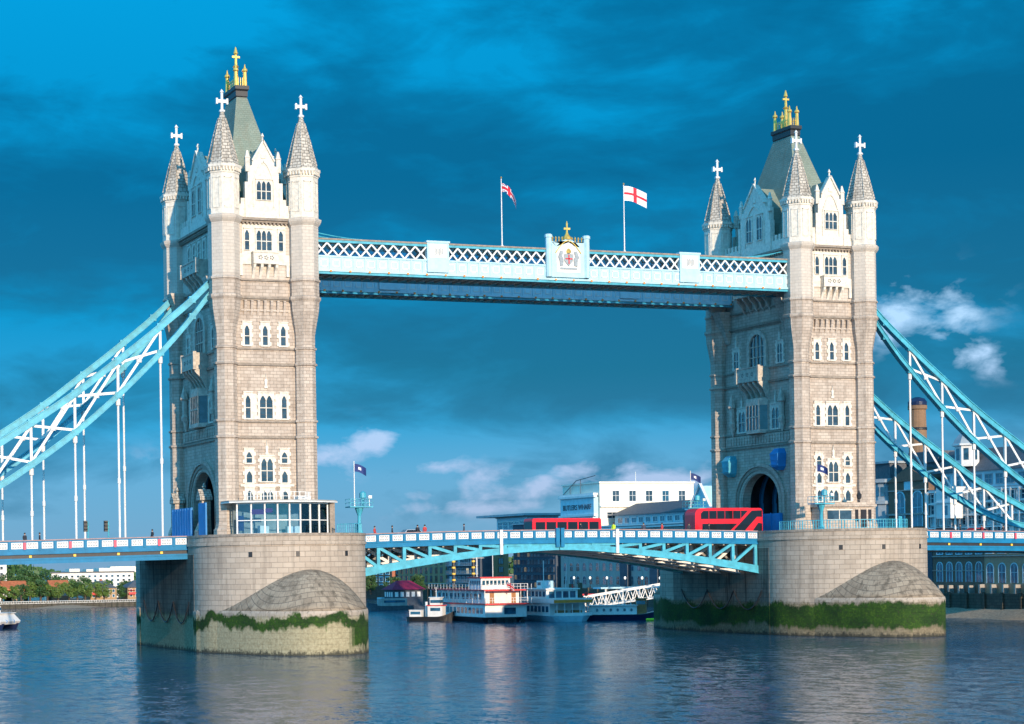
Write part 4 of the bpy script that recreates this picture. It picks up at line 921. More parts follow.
# glass pavilion
t = thing('glass_pavilion', 'glass walled pavilion with a white curved roof in front of the left tower', 'pavilion', (-41, -4, 13.9))
x0, x1 = -46.3, -34.7
def bow(f, w0, w1, d0=2.6, d1=6.4): x = w0+(w1-w0)*f; return (x, -(d0+(d1-d0)*math.sin(math.pi*(.12+.76*f))))
fp = [bow(i/8, x0, x1) for i in range(9)]
b = MB(N=(0, 1)); rp = [bow(i/16, x0-1.0, x1+1.3, 2.2, 7.4) for i in range(17)]+[(x1+1.3, -1.0), (x0-1.0, -1.0)]
b.plan(rp, 17.72, 17.86); b.plan([(x*.995-.2, y*.95) for x, y in rp], 17.86, 18.02, 1); b.build('roof', ['white', 'concrete'], t)
b = MB(N=(0, 1))
for x, y in fp: b.tube((x, y, 13.9), (x, y, 17.72), .11, 8)
for (xa, ya), (xb, yb) in zip(fp, fp[1:]):
    for z in (14.0, 15.6, 17.6): b.beam((xa, ya, z), (xb, yb, z), .08, .1)
b.build('window_frame', 'white', t)
b = MB(N=(0, 1))
for (xa, ya), (xb, yb) in zip(fp, fp[1:]): b.beam((xa, ya+.02, 15.8), (xb, yb+.02, 15.8), .02, 3.7)
b.build('pane', 'cglass', t)
b = MB(N=(0, 1)); b.beam((fp[1][0], fp[1][1]-.05, 16.6), (fp[2][0], fp[2][1]-.05, 16.6), .05, .6); b.beam((fp[2][0], fp[2][1]-.05, 16.75), (fp[3][0]*.6+fp[2][0]*.4, fp[3][1]*.6+fp[2][1]*.4-.05, 16.75), .05, .5)
b.box(x0+.3, x0+1.0, -3.6, -3.5, 14.4, 16.2); b.build('poster', 'flagnavy', t)
b = MB(N=(0, 1)); b.box(x0+.3, x1-.3, -1.7, -1.5, 13.9, 17.7); b.box(x0+3, x0+4.2, -3.6, -2.8, 13.9, 15.0, 1); b.box(x0+6.5, x0+8.3, -3.8, -3, 13.9, 14.9, 1); b.box(x1-2, x1-1, -4, -3, 13.9, 15.8, 2); b.build('interior', ['concrete', 'white', 'turq'], t)
b = MB(N=(0, 1)); rl = [(-45, -3.0), (-44, -4.8), (-41, -5.6), (-38, -5.2), (-36.6, -3.6)]
for (xa, ya), (xb, yb) in zip(rl, rl[1:]):
    for z in (18.5, 19.0): b.beam((xa, ya, z), (xb, yb, z), .05, .06)
    for i in range(4): f_ = i/4; b.box(xa+(xb-xa)*f_-.04, xa+(xb-xa)*f_+.04, ya+(yb-ya)*f_-.04, ya+(yb-ya)*f_+.04, 18, 19.05)
b.box(-38.6, -37, -4.4, -3.2, 18.02, 18.5); b.build('roof_railing', 'white', t)
b = MB(N=(0, 1)); b.box(x1+.25, x1+.9, -4.2, -3.4, 13.9, 17.7); b.build('stone_pier', 'trim', t)
# stone kiosk on the right pier
t = thing('stone_kiosk', 'low stone kiosk with dark windows in front of the right tower', 'kiosk', (40.6, -4, 13.9))
b = MB(N=(0, 1)); b.box(36.6, 44.6, -3.8, -1.2, 13.9, 17.0); b.box(36.3, 44.9, -4.1, -1.2, 17.0, 17.3); b.box(36.5, 44.7, -3.95, -1.2, 17.3, 17.55); b.build('wall', 'stone', t)
b = MB(N=(0, 1)); b.box(37.2, 41.0, -3.86, -3.7, 15.3, 16.5); b.build('window', 'glass', t)
b = MB(N=(0, 1)); b.box(37.05, 41.15, -3.9, -3.7, 16.5, 16.65); b.box(37.05, 41.15, -3.92, -3.7, 15.15, 15.3); b.box(39.0, 39.1, -3.9, -3.7, 15.3, 16.5); b.box(42.4, 43.5, -3.9, -3.7, 14, 14.1); b.build('window_frame', 'pale', t)
b = MB(N=(0, 1)); b.box(42.5, 43.4, -3.87, -3.7, 14.0, 16.6); b.box(43.7, 44.2, -3.86, -3.7, 15.0, 16.6); b.box(41.6, 42.1, -3.86, -3.7, 15.0, 16.6); b.build('door', 'dark', t)
b = MB((42.6, -3.4, 0)); b.lathe(0, 0, [(.12, 17.55), (.08, 18.0), (.3, 18.1), (.36, 18.6), (.2, 18.8), (.05, 19.2)], 8)
tag(b.build('lantern', 'black'), 'black lantern standing on the roof of the stone kiosk', 'lantern')
# stone gate posts and blue hoardings at the land side of the left tower
for (x, y, lb) in ((-47.3, 17.6, 'farther stone gate post with a gabled cap left of the tower arch'), (-47.3, 6.2, 'nearer stone gate post with a gabled cap beside the tower arch')):
    t = thing('gate_post', lb, 'gate post', (x, y, 12.9), 'stone gate posts at the left tower arch')
    b = MB((x, y, 0), N=(0, 1)); b.box(-.9, .9, -.7, .7, 12.9, 14.6); b.loft([[(-.9, -.7, 14.6), (.9, -.7, 14.6), (.9, .7, 14.6), (-.9, .7, 14.6)], [(-.3, -.55, 16.0), (.85, -.55, 16.0), (.85, .55, 16.0), (-.3, .55, 16.0)], [(-.3, -.55, 18.4), (.85, -.55, 18.4), (.85, .55, 18.4), (-.3, .55, 18.4)]]); b.build('shaft', 'stone', t)
    b = MB((x, y, 0), (0, 1), (1, 0)); b.prism([(-.85, 18.4), (.85, 18.4), (.85, 18.8), (0, 19.8), (-.85, 18.8)], -.6, 1.0); b.lathe(0, .2, [(.25, 19.5), (.15, 19.9), (.28, 20.1), (.05, 20.6)], 6); b.build('cap', 'spire', t)
b = MB(N=(0, 1)); b.box(-48.2, -48.0, 8.2, 16.6, 12.95, 17.6)
for i in range(8): b.box(-48.26, -48.2, 8.3+i*1.1, 8.4+i*1.1, 13, 17.55)
tag(b.build('site_hoarding', 'dblue'), 'blue site hoarding across the left tower arch, between the two gate posts', 'hoarding', 'blue hoardings at the arches')
b = MB(N=(0, 1)); b.box(-48.2, -48.0, 2.4, 5.2, 12.95, 18.0)
tag(b.build('site_hoarding', 'dblue'), 'blue site hoarding right of the nearer gate post by the left turret', 'hoarding', 'blue hoardings at the arches')
b = MB(N=(0, 1)); b.box(35.2, 35.4, 3.6, 14.8, 12.95, 16.4)
for i in range(6): b.box(35.1, 35.2, 3.8+i*2.1, 3.95+i*2.1, 13, 16.5)
tag(b.build('site_hoarding', 'dblue'), 'blue panelled hoarding across the foot of the right tower arch', 'hoarding', 'blue hoardings at the arches')
for y, z, m_, lb in ((16.0, 23.4, 'turq', 'bright turquoise wrapped lamp on the shaded face left of the right arch'), (4.3, 23.8, 'dblue', 'deep blue wrapped lamp on the shaded face right of the right arch')):
    b = MB((35.9, y, 0), (0, 1), (-1, 0)); b.loft([[(x*s_, .05+n*s2, z+dz) for x, n in ((-1, 0), (1, 0), (.8, 1.3), (-.8, 1.3))] for dz, s_, s2 in ((-1.5, .5, .4), (-1.0, .9, .9), (.8, 1.1, 1.0), (1.5, .7, .6))]); 
    for k in range(3): b.box(-.9, .9, 1.3, 1.4, z-.8+k*.7, z-.7+k*.7)
    tag(b.build('wrapped_lamp', m_), lb, 'lamp', 'wrapped lamps beside the right arch')

# ------------------------------------------------------------------ vehicles
def wheel(par, x, y, z, r=.5, w_=.3):
    b = MB((x, y, z), (1, 0), (0, 1)); b.tube((0, -w_/2, 0), (0, w_/2, 0), r, 16); o = b.build('wheel', 'tyre', par)
    b = MB((x, y, z), (1, 0), (0, 1)); b.tube((0, -w_/2-.02, 0), (0, w_/2+.02, 0), r*.55, 10); b.build('rim', 'steel', o)
def rounded(L, H, r0, r1, z0, n=4):
    p = [(0, z0), (L, z0)]
    for i in range(n+1): a = math.pi/2*i/n; p.append((L-r1+r1*math.cos(a), H-r1+r1*math.sin(a)))
    for i in range(n+1): a = math.pi/2*i/n; p.append((r0-r0*math.sin(a), H-r0+r0*math.cos(a)))
    return p
def double_decker(x, y, z, label, mat='red'):
    t = thing('double_decker_bus', label, 'bus', (x, y, z), 'double decker buses on the bridge')
    L, Wd, H = 10.6, 2.5, 4.3
    b = MB((x, y, z), N=(0, 1)); b.prism(rounded(L, H, .9, .5, .35), -Wd/2, Wd/2); b.build('body', mat, t)
    for s in (-1, 1):
        n0, n1 = (-Wd/2-.025, -Wd/2+.01) if s < 0 else (Wd/2-.01, Wd/2+.025)
        b = MB((x, y, z), N=(0, 1)); b.prism([(.9, 2.85), (7.1, 2.85), (8.3, 3.95), (1.3, 3.95), (.9, 3.6)], n0, n1); b.build('upper_window', 'bus_glass', t)
        b = MB((x, y, z), N=(0, 1)); b.prism([(1.1, 1.2), (5.4, 1.2), (6.6, 2.2), (1.1, 2.2)], n0, n1); b.build('lower_window', 'bus_glass', t)
        b = MB((x, y, z), N=(0, 1)); b.prism([(6.4, .8), (7.3, .8), (9.7, 3.1), (L-.1, 3.1), (L-.1, 4.0), (8.9, 3.95), (6.1, 1.4)], n0-.005 if s < 0 else n0, n1 if s < 0 else n1+.005); b.build('swept_glass', 'bus_glass', t)
        b = MB((x, y, z), N=(0, 1)); b.prism([(8.9, 1.1), (L-.1, 1.1), (L-.1, 2.2), (9.9, 2.3)], n0, n1); b.build('door', 'bus_glass', t)
        b = MB((x, y, z), N=(0, 1)); 
        for k in range(5): b.box(2.1+k*1.25, 2.16+k*1.25, n0-.01, n1+.01, 2.85, 3.95)
        b.build('window_pillar', mat, t)
    b = MB((x, y, z), N=(0, 1)); b.box(L-.01, L+.03, -1.1, 1.1, 2.6, 4.0); b.box(L-.01, L+.03, -1.1, 1.1, .9, 2.3); b.build('windscreen', 'bus_glass', t)
    b = MB((x, y, z), N=(0, 1)); b.box(L, L+.04, -.7, .7, 2.36, 2.56); b.box(2, 8.6, -1.0, 1.0, H, H+.04, 1); b.build('destination_blind', ['lit', mat], t)
    for wx in (2.3, 8.1):
        for wy in (-1.12, 1.12): wheel(t, x+wx, y+wy, z+.5)
    for s in (-.95, .95): b = MB((x, y, z), N=(0, 1)); b.box(L, L+.05, s-.15, s+.15, .6, .8); b.build('headlight', 'white', t)
    return t
ROAD = 12.98
double_decker(21.4, 4.6, 12.78, 'bright red double decker bus stopped at the right tower arch')
M['maroon'] = paint('maroon_coachwork', (.02, .008, .02), .3, .1)
double_decker(24.8, 10.4, 12.78, 'maroon double decker bus mostly hidden behind the bright red one', 'maroon')
t = thing('single_decker_bus', 'red single decker bus crossing the middle of the bridge', 'bus', (2, 14.0, 12.9)); x, y, z, L = 2.0, 14.2, 13.05, 10.6
b = MB((x, y, z), N=(0, 1)); b.prism(rounded(L, 3.05, .3, .3, .3), -1.25, 1.25); b.build('body', 'red', t)
for s in (-1, 1):
    for k in range(6): b = MB((x, y, z), N=(0, 1)); b.box(.5+k*1.65, .5+k*1.65+1.45, s*1.25-.02, s*1.25+.02, 1.2, 2.55); b.build('window', 'bus_glass', t)
b = MB((x, y, z), N=(0, 1)); b.box(L-.01, L+.03, -1.1, 1.1, 1.0, 2.7); b.box(-.03, .01, -1.1, 1.1, 1.4, 2.6); b.build('windscreen', 'bus_glass', t)
for wx in (2.2, 8.2):
    for wy in (-1.12, 1.12): wheel(t, x+wx, y+wy, z+.5)
def make_car(x, y, z, mat, label):
    t = thing('car', label, 'car', (x, y, z), 'cars on the bridge')
    b = MB((x, y, z), N=(0, 1)); b.prism([(0, .3), (4.3, .3), (4.4, .7), (4.2, .9), (3.2, 1.0), (.3, 1.0), (0, .8)], -.88, .88)
    b.loft([[(.4, -.82, 1.0), (3.2, -.82, 1.0), (3.2, .82, 1.0), (.4, .82, 1.0)], [(.9, -.66, 1.48), (2.6, -.66, 1.48), (2.6, .66, 1.48), (.9, .66, 1.48)]]); b.build('body', mat, t)
    b = MB((x, y, z), N=(0, 1))
    b.loft([[(.62, -.80, 1.06), (2.98, -.80, 1.06), (2.98, .80, 1.06), (.62, .80, 1.06)], [(.92, -.69, 1.42), (2.62, -.69, 1.42), (2.62, .69, 1.42), (.92, .69, 1.42)]]); b.build('window', 'bus_glass', t)
    for wx in (.8, 3.5):
        for wy in (-.8, .8): wheel(t, x+wx, y+wy, z+.32, .32, .2)
    return t
make_car(-20.0, 8, ztop(-18)+.2, 'steel', 'silver car crossing the left half of the central span')
make_car(62.5, 6.0, 12.75, 'black', 'black car on the right side span')
make_car(68.0, 6.0, 12.65, 'redtrim', 'dark red car behind the black one on the right side span')

# ------------------------------------------------------------------ people
def person_mesh(coat, legs):
    vs = [(0, 0, .92), (0, 0, 1.1), (0, 0, 1.35), (0, 0, 1.47), (0, -.01, 1.56), (0, -.02, 1.66), (0, -.01, 1.74),
          (-.2, 0, 1.42), (-.25, .02, 1.15), (-.22, -.1, .92), (-.21, -.14, .82), (.2, 0, 1.42), (.25, .02, 1.15), (.22, -.1, .92), (.21, -.14, .82),
          (-.1, 0, .85), (-.11, -.06, .48), (-.11, .04, .09), (-.11, -.14, .04), (.1, 0, .85), (.11, .05, .48), (.11, .12, .09), (.11, -.04, .04)]
    es = [(0, 1), (1, 2), (2, 3), (3, 4), (4, 5), (5, 6), (2, 7), (7, 8), (8, 9), (9, 10), (2, 11), (11, 12), (12, 13), (13, 14), (0, 15), (15, 16), (16, 17), (17, 18), (0, 19), (19, 20), (20, 21), (21, 22)]
    rs = [.15, .14, .17, .07, .07, .105, .07, .085, .06, .045, .04, .085, .06, .045, .04, .11, .075, .05, .045, .11, .075, .05, .045]
    me = bpy.data.meshes.new('person'); me.from_pydata(vs, es, []); o = bpy.data.objects.new('person', me); col.objects.link(o)
    sk = o.modifiers.new('s', 'SKIN'); sv = me.skin_vertices[0].data
    for i, r in enumerate(rs): sv[i].radius = (r, r*.75 if i < 3 else r)
    sv[0].use_root = True
    sb = o.modifiers.new('b', 'SUBSURF'); sb.levels = 1
    dg = bpy.context.evaluated_depsgraph_get(); m2 = bpy.data.meshes.new_from_object(o.evaluated_get(dg)); bpy.data.objects.remove(o)
    for k in ('skin', coat, legs): m2.materials.append(M[k])
    for p in m2.polygons:
        c = p.center; p.use_smooth = True
        p.material_index = 0 if c.z > 1.5 or (abs(c.x) > .15 and c.z < .88 and c.z > .74) else (1 if c.z > .86 else 2)
    return m2
pm_cache = {}
def person(x, y, z, coat, label, rot=0, group=None):
    if coat not in pm_cache: pm_cache[coat] = person_mesh(coat, 'trouser')
    o = bpy.data.objects.new('person', pm_cache[coat]); col.objects.link(o); o.location = (x, y, z); o.rotation_euler = (0, 0, rot); tag(o, label, 'person', group)
    b = MB(N=(0, 1)); b.lathe(0, .0, [(.09, 1.62), (.118, 1.68), (.112, 1.75), (.07, 1.8), (.02, 1.81)], 10)
    h = b.build('hair', 'hair'); h.parent = o
g_ = 'people walking over the bridge'
person(-70.9, 1.7, 12.68, 'coat', 'leftmost of the people in dark coats on the left side span', .4, g_)
person(-70.0, 1.8, 12.68, 'redcoat', 'person in a red coat walking on the left side span', 1.5, g_)
person(-69.1, 1.7, 12.70, 'coat', 'dark coated person just right of the one in red', 1.5, g_)
person(-55.2, 1.7, 12.98, 'coat', 'lone person in a dark coat on the side span near the left tower', -1.3, g_)
for i, (px, c_, lb) in enumerate(((-23.6, 'coat', 'lone dark coated person nearest the left mast on the central span'), (-20.1, 'coat', 'dark coated person left of a red coated walker on the central span'), (-19.1, 'redcoat', 'person in a red coat on the central span'), (-13.6, 'trouser', 'person in dark blue near the middle of the left half of the central span'), (8.1, 'hivis', 'person in a bright yellow jacket right of the single decker bus'), (19.5, 'coat', 'dark coated person beside the rear of the red double decker'), (22.6, 'coat', 'dark coated person in front of the red double decker'))):
    person(px, 1.9, ztop(px)+.4, c_, lb, 1.2+i, g_)
person(63.5, 1.9, 12.85, 'coat', 'dark coated person on the right side span near the cars', 1, g_)
for i, (px, c_, lb) in enumerate(((-26.0, 'redcoat', 'person in a red coat right beside the left mast'), (3.2, 'coat', 'dark coated person in front of the single decker bus'), (12.6, 'trouser', 'person in blue between the two red buses'), (15.4, 'redcoat', 'person in a red coat between the two red buses'), (67.2, 'redcoat', 'person in a red coat on the right side span'), (71.0, 'coat', 'person in a dark coat at the right edge of the photo'))):
    person(px, 1.9, (ztop(px)+.4) if abs(px) < 30 else deckz(px)+.35, c_, lb, .7+i, g_)
for i, (x, y) in enumerate(((-61.2, 9.5), (-58.6, 9.5))):
    t = thing('traffic_light', ['left one of two traffic lights above the left side span', 'right one of two traffic lights above the left side span'][i], 'traffic light', (x, y, 12.7), 'traffic lights on the left side span')
    b = MB((x, y, 0)); b.tube((0, 0, 12.7), (0, 0, 16.0), .09, 8); b.build('pole', 'turq', t)
    b = MB((x, y, 0)); b.box(-.55, -.12, -.2, .2, 14.7, 16.05)
    for k in range(3): b.box(-.62, -.1, .18, .5, 15.0+k*.42, 15.06+k*.42)
    b.build('signal_head', 'black', t)

# ------------------------------------------------------------------ boats
def hullmesh(b, L, W, z0, z1, bow=.25, stern=.1, m=0, sheer=.5, n=14):
    rings = []
    for i in range(n+1):
        f_ = i/n; w_ = W/2
        if f_ < bow: w_ *= max(.04, math.sin(math.pi/2*(f_/bow)))**.8
        if f_ > 1-stern: w_ *= max(.35, math.cos(math.pi/2*((f_-1+stern)/stern)*.7))
        sh = sheer*max(0, 1-f_/.35)**2
        x = L*f_; xb = L*(f_*.96+.03)
        rings.append([(xb, -w_*.75, z0), (xb, w_*.75, z0), (x, w_, z1+sh), (x, -w_, z1+sh)])
    b.loft(rings, m)
def finish(t, x, y, rot): t.location = (x, y, 0); t.rotation_euler = (0, 0, rot)
def rowwin(par, x0, x1, n, y, z0, z1, mat='bglass', fr=.7, nm='window'):
    s_ = (x1-x0)/n
    for i in range(n):
        for q in (-1, 1):
            b = MB(N=(0, 1)); b.box(x0+i*s_+s_*(1-fr)/2, x0+i*s_+s_*(1+fr)/2, q*y-.03, q*y+.03, z0, z1); b.build(nm, mat, par)
# local +x = from bow to stern; placed with the stern towards the camera
def paddle():
    t = thing('paddle_steamer', 'large white three deck paddle steamer with red trim moored at the pier', 'boat')
    L, W = 27.5, 7.8
    b = MB(N=(0, 1)); hullmesh(b, L, W, -.3, .9, .22, .08); b.build('hull', 'hull', t)
    b = MB(N=(0, 1)); b.box(2.5, L-.3, -W/2+.1, W/2-.1, .9, 3.0); b.build('main_deck_house', 'white', t)
    rowwin(t, 3, L-1, 14, W/2-.1, 1.5, 2.5)
    b = MB(N=(0, 1)); b.box(1.5, L+.3, -W/2-.15, W/2+.15, 3.0, 3.22); b.build('promenade_deck', 'redtrim', t)
    b = MB(N=(0, 1)); b.box(4.0, L-2.0, -W/2+.7, W/2-.7, 3.22, 5.35); b.build('upper_deck_house', 'white', t)
    rowwin(t, 4.5, L-3, 11, W/2-.7, 3.9, 4.9)
    b = MB(N=(0, 1)); b.box(3.0, L-.4, -W/2, W/2, 5.35, 5.57); b.build('sun_deck', 'redtrim', t)
    b = MB(N=(0, 1)); b.box(L-9.5, L-4.5, -2.7, 2.7, 5.57, 7.5); b.box(L-9.8, L-4.2, -2.95, 2.95, 7.5, 7.7, 1); b.build('wheelhouse', ['white', 'redtrim'], t)
    for k in range(7): b = MB(N=(0, 1)); b.box(L-4.52, L-4.46, -2.45+k*.72, -1.95+k*.72, 6.3, 7.1); b.build('window', 'bglass', t)
    rowwin(t, L-9.3, L-4.7, 5, 2.7, 6.3, 7.1)
    for k in (-1.8, 2.2): b = MB(N=(0, 1)); b.box(L-2.02, L-1.96, k-.4, k+.4, 3.25, 5.0); b.build('door', 'wood', t)
    b = MB(N=(0, 1)); b.box(L-.31, L-.24, -.3, 1.8, 1.4, 2.5); b.build('window', 'bglass', t)
    b = MB(N=(0, 1))
    for z0 in (3.22, 5.57):
        for q in (-1, 1):
            b.beam((2, q*W/2, z0+.95), (L+.1, q*W/2, z0+.95), .05, .05); b.beam((2, q*W/2, z0+.5), (L+.1, q*W/2, z0+.5), .03, .03)
            for i in range(20): b.box(2+i*1.42, 2.06+i*1.42, q*W/2-.03, q*W/2+.03, z0, z0+.95)
        for z1 in (.5, .95): b.beam((L+.1, -W/2, z0+z1), (L+.1, W/2, z0+z1), .05, .05)
        for i in range(7): b.box(L+.05, L+.12, -W/2+i*1.28, -W/2+.06+i*1.28, z0, z0+.95)
    for q in (-1, 1):
        for i in range(10): b.box(3+i*2.7, 3.1+i*2.7, q*W/2-.06, q*W/2+.06, 3.2, 5.4)
    b.build('deck_railing', 'white', t)
    for q in (-1.9, 1.9):
        b = MB(N=(0, 1)); b.tube((9, q, 5.5), (9, q, 11.2), .32, 10)
        for k in range(4): b.tube((9, q, 7+k*1.1), (9, q, 7.3+k*1.1), .34, 10, m=1)
        b.lathe(9, q, [(.32, 11.2), (.5, 11.6), (.5, 11.7)], 10); b.build('funnel', ['black', 'yellow'], t)
    b = MB(N=(0, 1)); b.tube((15, 0, 5.5), (15, 0, 14.5), .09, 6); b.tube((15, -1.5, 11), (15, 1.5, 11), .05, 6); b.tube((4, 0, 5.5), (4, 0, 13), .08, 6); b.tube((L-9, 1.5, 7.7), (L-9, 1.5, 13.5), .07, 6); b.build('mast', 'white', t)
    b = MB(N=(0, 1)); b.lathe(0, 0, [(.05, 0), (.05, .1)], 6)
    fm = flagmesh(1.5, .9, None, union, .6); fm.v = [(L+.2+v[0]*.3, v[0]*.8, 5.9+v[2]) for v in fm.v]; fm.build('ensign', ['flagwhite', 'flagred', 'flagnavy'], t, smooth=True)
    b = MB(N=(0, 1))
    for i in range(4): b.tube((12+i*3.2, 3.0, 5.6), (12+i*3.2, 3.0, 6.3), .35, 8)
    b.build('life_raft', 'white', t)
    b = MB(N=(0, 1))
    for i in range(5): b.tube((L-.3, -3+i*1.5, .2), (L-.3+.3, -3+i*1.5, .2), .38, 8)
    b.build('fender', 'tyre', t)
    return t
t = paddle(); finish(t, 28.3, 97.2, R(-93)+0*R(1))
# bow at far end: local x axis points to -Y
def cruiser():
    t = thing('river_cruise_boat', 'white two deck cruise boat with an orange stripe beside the steamer', 'boat')
    L, W = 19.5, 7.0
    b = MB(N=(0, 1)); hullmesh(b, L, W, -.3, 1.0, .3, .08); b.build('hull', 'paleblue', t)
    b = MB(N=(0, 1)); b.box(3.5, L-3, -W/2+.25, W/2-.25, 1.0, 3.1); b.build('saloon', 'white', t)
    rowwin(t, 3.8, L-3.2, 8, W/2-.25, 1.6, 2.6)
    b = MB(N=(0, 1)); b.box(3, L-.6, -W/2, W/2, 3.1, 3.3); b.box(3, L-.6, -W/2-.02, W/2+.02, 3.3, 3.9, 0); b.build('upper_deck', 'white', t)
    b = MB(N=(0, 1)); b.box(L-.62, L-.5, -W/2, W/2, 3.2, 3.7); b.build('name_band', 'orange', t)
    b = MB(N=(0, 1)); b.box(5, L-5, -W/2+.6, W/2-.6, 3.9, 5.4); b.box(4.6, L-4.6, -W/2+.3, W/2-.3, 5.4, 5.6); b.build('upper_saloon', 'white', t)
    rowwin(t, 5.2, L-5.2, 6, W/2-.6, 4.2, 5.1)
    for k in range(4): b = MB(N=(0, 1)); b.box(L-5.02, L-4.96, -2.4+k*1.3, -1.4+k*1.3, 4.0, 5.1); b.build('window', 'bglass', t)
    b = MB(N=(0, 1))
    for k in range(5): b.box(L-.9, L-.8, -2.9+k*1.4, -2.8+k*1.4, 1.0, 3.1)
    b.box(L-.8, L-.7, -W/2, W/2, 1.0, 1.5); b.build('stern_rail', 'white', t)
    b = MB(N=(0, 1)); b.box(L-3, L-1.6, -2.2, -.6, 1.0, 1.9); b.build('stern_seat', 'wood', t); b = MB(N=(0, 1)); b.box(L-2.8, L-1.4, .6, 2, 1.0, 1.9); b.build('stern_seat', 'wood', t)
    b = MB(N=(0, 1)); b.box(6.5, 8.6, -1.1, 1.1, 5.6, 6.9); b.build('wheelhouse', 'white', t)
    b = MB(N=(0, 1)); b.box(6.9, 8.2, -1.13, 1.13, 6.1, 6.6); b.build('window', 'bglass', t)
    b = MB(N=(0, 1)); b.tube((7, 0, 6.9), (7, 0, 10.4), .07, 6); b.tube((L-3.5, 0, 5.6), (L-3.0, 0, 9.6), .06, 6); b.build('mast', 'white', t)
    b = MB(N=(0, 1)); b.beam((L-5.4, -2, 5.6), (L-5.4, -2, 6.9), .9, .9); b.build('vent_housing', 'paleblue', t)
    b = MB(N=(0, 1)); b.tube((L-5.1, 2.0, 5.3), (L-5.1, 2.0, 6.2), .12, 8); b.tube((L-.65, 2.4, 4.6), (L-.55, 2.4, 4.6), .35, 10); b.build('lifebuoy', 'redtrim', t)
    return t
t = cruiser(); finish(t, 38.3, 84, R(-90-4))
def launch():
    t = thing('passenger_launch', 'small white passenger launch with a navy hull and wooden wheelhouse by the gangway', 'boat')
    L, W = 13, 3.6
    b = MB(N=(0, 1)); hullmesh(b, L, W, -.3, .9, .35, .1, sheer=.9); b.build('hull', 'navy', t)
    b = MB(N=(0, 1)); hullmesh(b, L, W+.06, .88, 1.02, .35, .1, sheer=.9); b.build('rubbing_strake', 'white', t)
    b = MB(N=(0, 1)); b.box(4, L-1, -1.4, 1.4, 1.0, 2.5); b.box(3.8, L-.8, -1.6, 1.6, 2.5, 2.62); b.build('cabin', 'white', t)
    for i in range(6):
        for q in (-1, 1): b = MB((4.9+i*1.15, q*1.41, 1.8), N=(0, 1)); b.prism([(.22*math.cos(math.pi*k/4), .28*math.sin(math.pi*k/4)) for k in range(8)], -.03, .03); b.build('porthole', 'bglass', t)
    b = MB(N=(0, 1)); b.box(2.4, 4.2, -1.1, 1.1, 1.0, 3.6); b.box(2.2, 4.4, -1.25, 1.25, 3.6, 3.72); b.build('wheelhouse', 'wood', t)
    b = MB(N=(0, 1)); b.box(2.37, 2.41, -.9, .9, 2.6, 3.3); b.box(2.6, 4.0, -1.13, 1.13, 2.7, 3.3); b.build('window', 'bglass', t)
    b = MB(N=(0, 1)); 
    for q in (-1, 1):
        b.beam((4, q*1.55, 3.3), (L-1, q*1.55, 3.3), .04, .04)
        for i in range(9): b.box(4+i, 4.05+i, q*1.55-.02, q*1.55+.02, 2.6, 3.3)
    b.build('roof_railing', 'white', t)
    return t
t = launch(); finish(t, 52.6, 63.0, R(148))
def tug():
    t = thing('tug_boat', 'small black hulled tug with a white wheelhouse in front of the steamer', 'boat')
    L, W = 8.6, 3.2
    b = MB(N=(0, 1)); hullmesh(b, L, W, -.3, .8, .35, .15, sheer=1.0); b.build('hull', 'hull', t)
    b = MB(N=(0, 1)); b.box(1.9, 4.6, -1.0, 1.0, .8, 2.7); b.box(1.7, 4.8, -1.15, 1.15, 2.7, 2.85, 1); b.box(2.4, 4.2, -.9, .9, 2.85, 4.1); b.box(2.2, 4.4, -1.05, 1.05, 4.1, 4.22, 0); b.build('wheelhouse', ['white', 'redtrim'], t)
    for z in (1.8, 3.2):
        b = MB(N=(0, 1)); b.box(2.3, 4.1, -1.02 if z < 2 else -.92, 1.02 if z < 2 else .92, z, z+.55); b.build('window', 'bglass', t)
    b = MB(N=(0, 1)); b.box(5.8, 8.0, -.9, .9, .8, 1.9); b.box(5.7, 8.1, -1, 1, 1.9, 2.0); b.build('aft_cabin', 'white', t)
    b = MB(N=(0, 1)); b.box(6.0, 7.8, -.92, .92, 1.2, 1.7); b.build('window', 'bglass', t)
    b = MB(N=(0, 1)); b.tube((3.3, 0, 4.2), (3.3, 0, 6.0), .06, 6); b.tube((3.3, -.5, 5.2), (3.3, .5, 5.2), .04, 6); b.tube((5.1, 0, .8), (5.1, 0, 3.4), .25, 8); b.build('mast', 'white', t)
    b = MB(N=(0, 1))
    for i in range(4): b.tube((1.5+i*1.8, -W/2-.25, .5), (1.5+i*1.8, -W/2+.05, .5), .3, 8)
    b.build('fender', 'tyre', t)
    return t
t = tug(); finish(t, 23.6, 83.3, R(138))
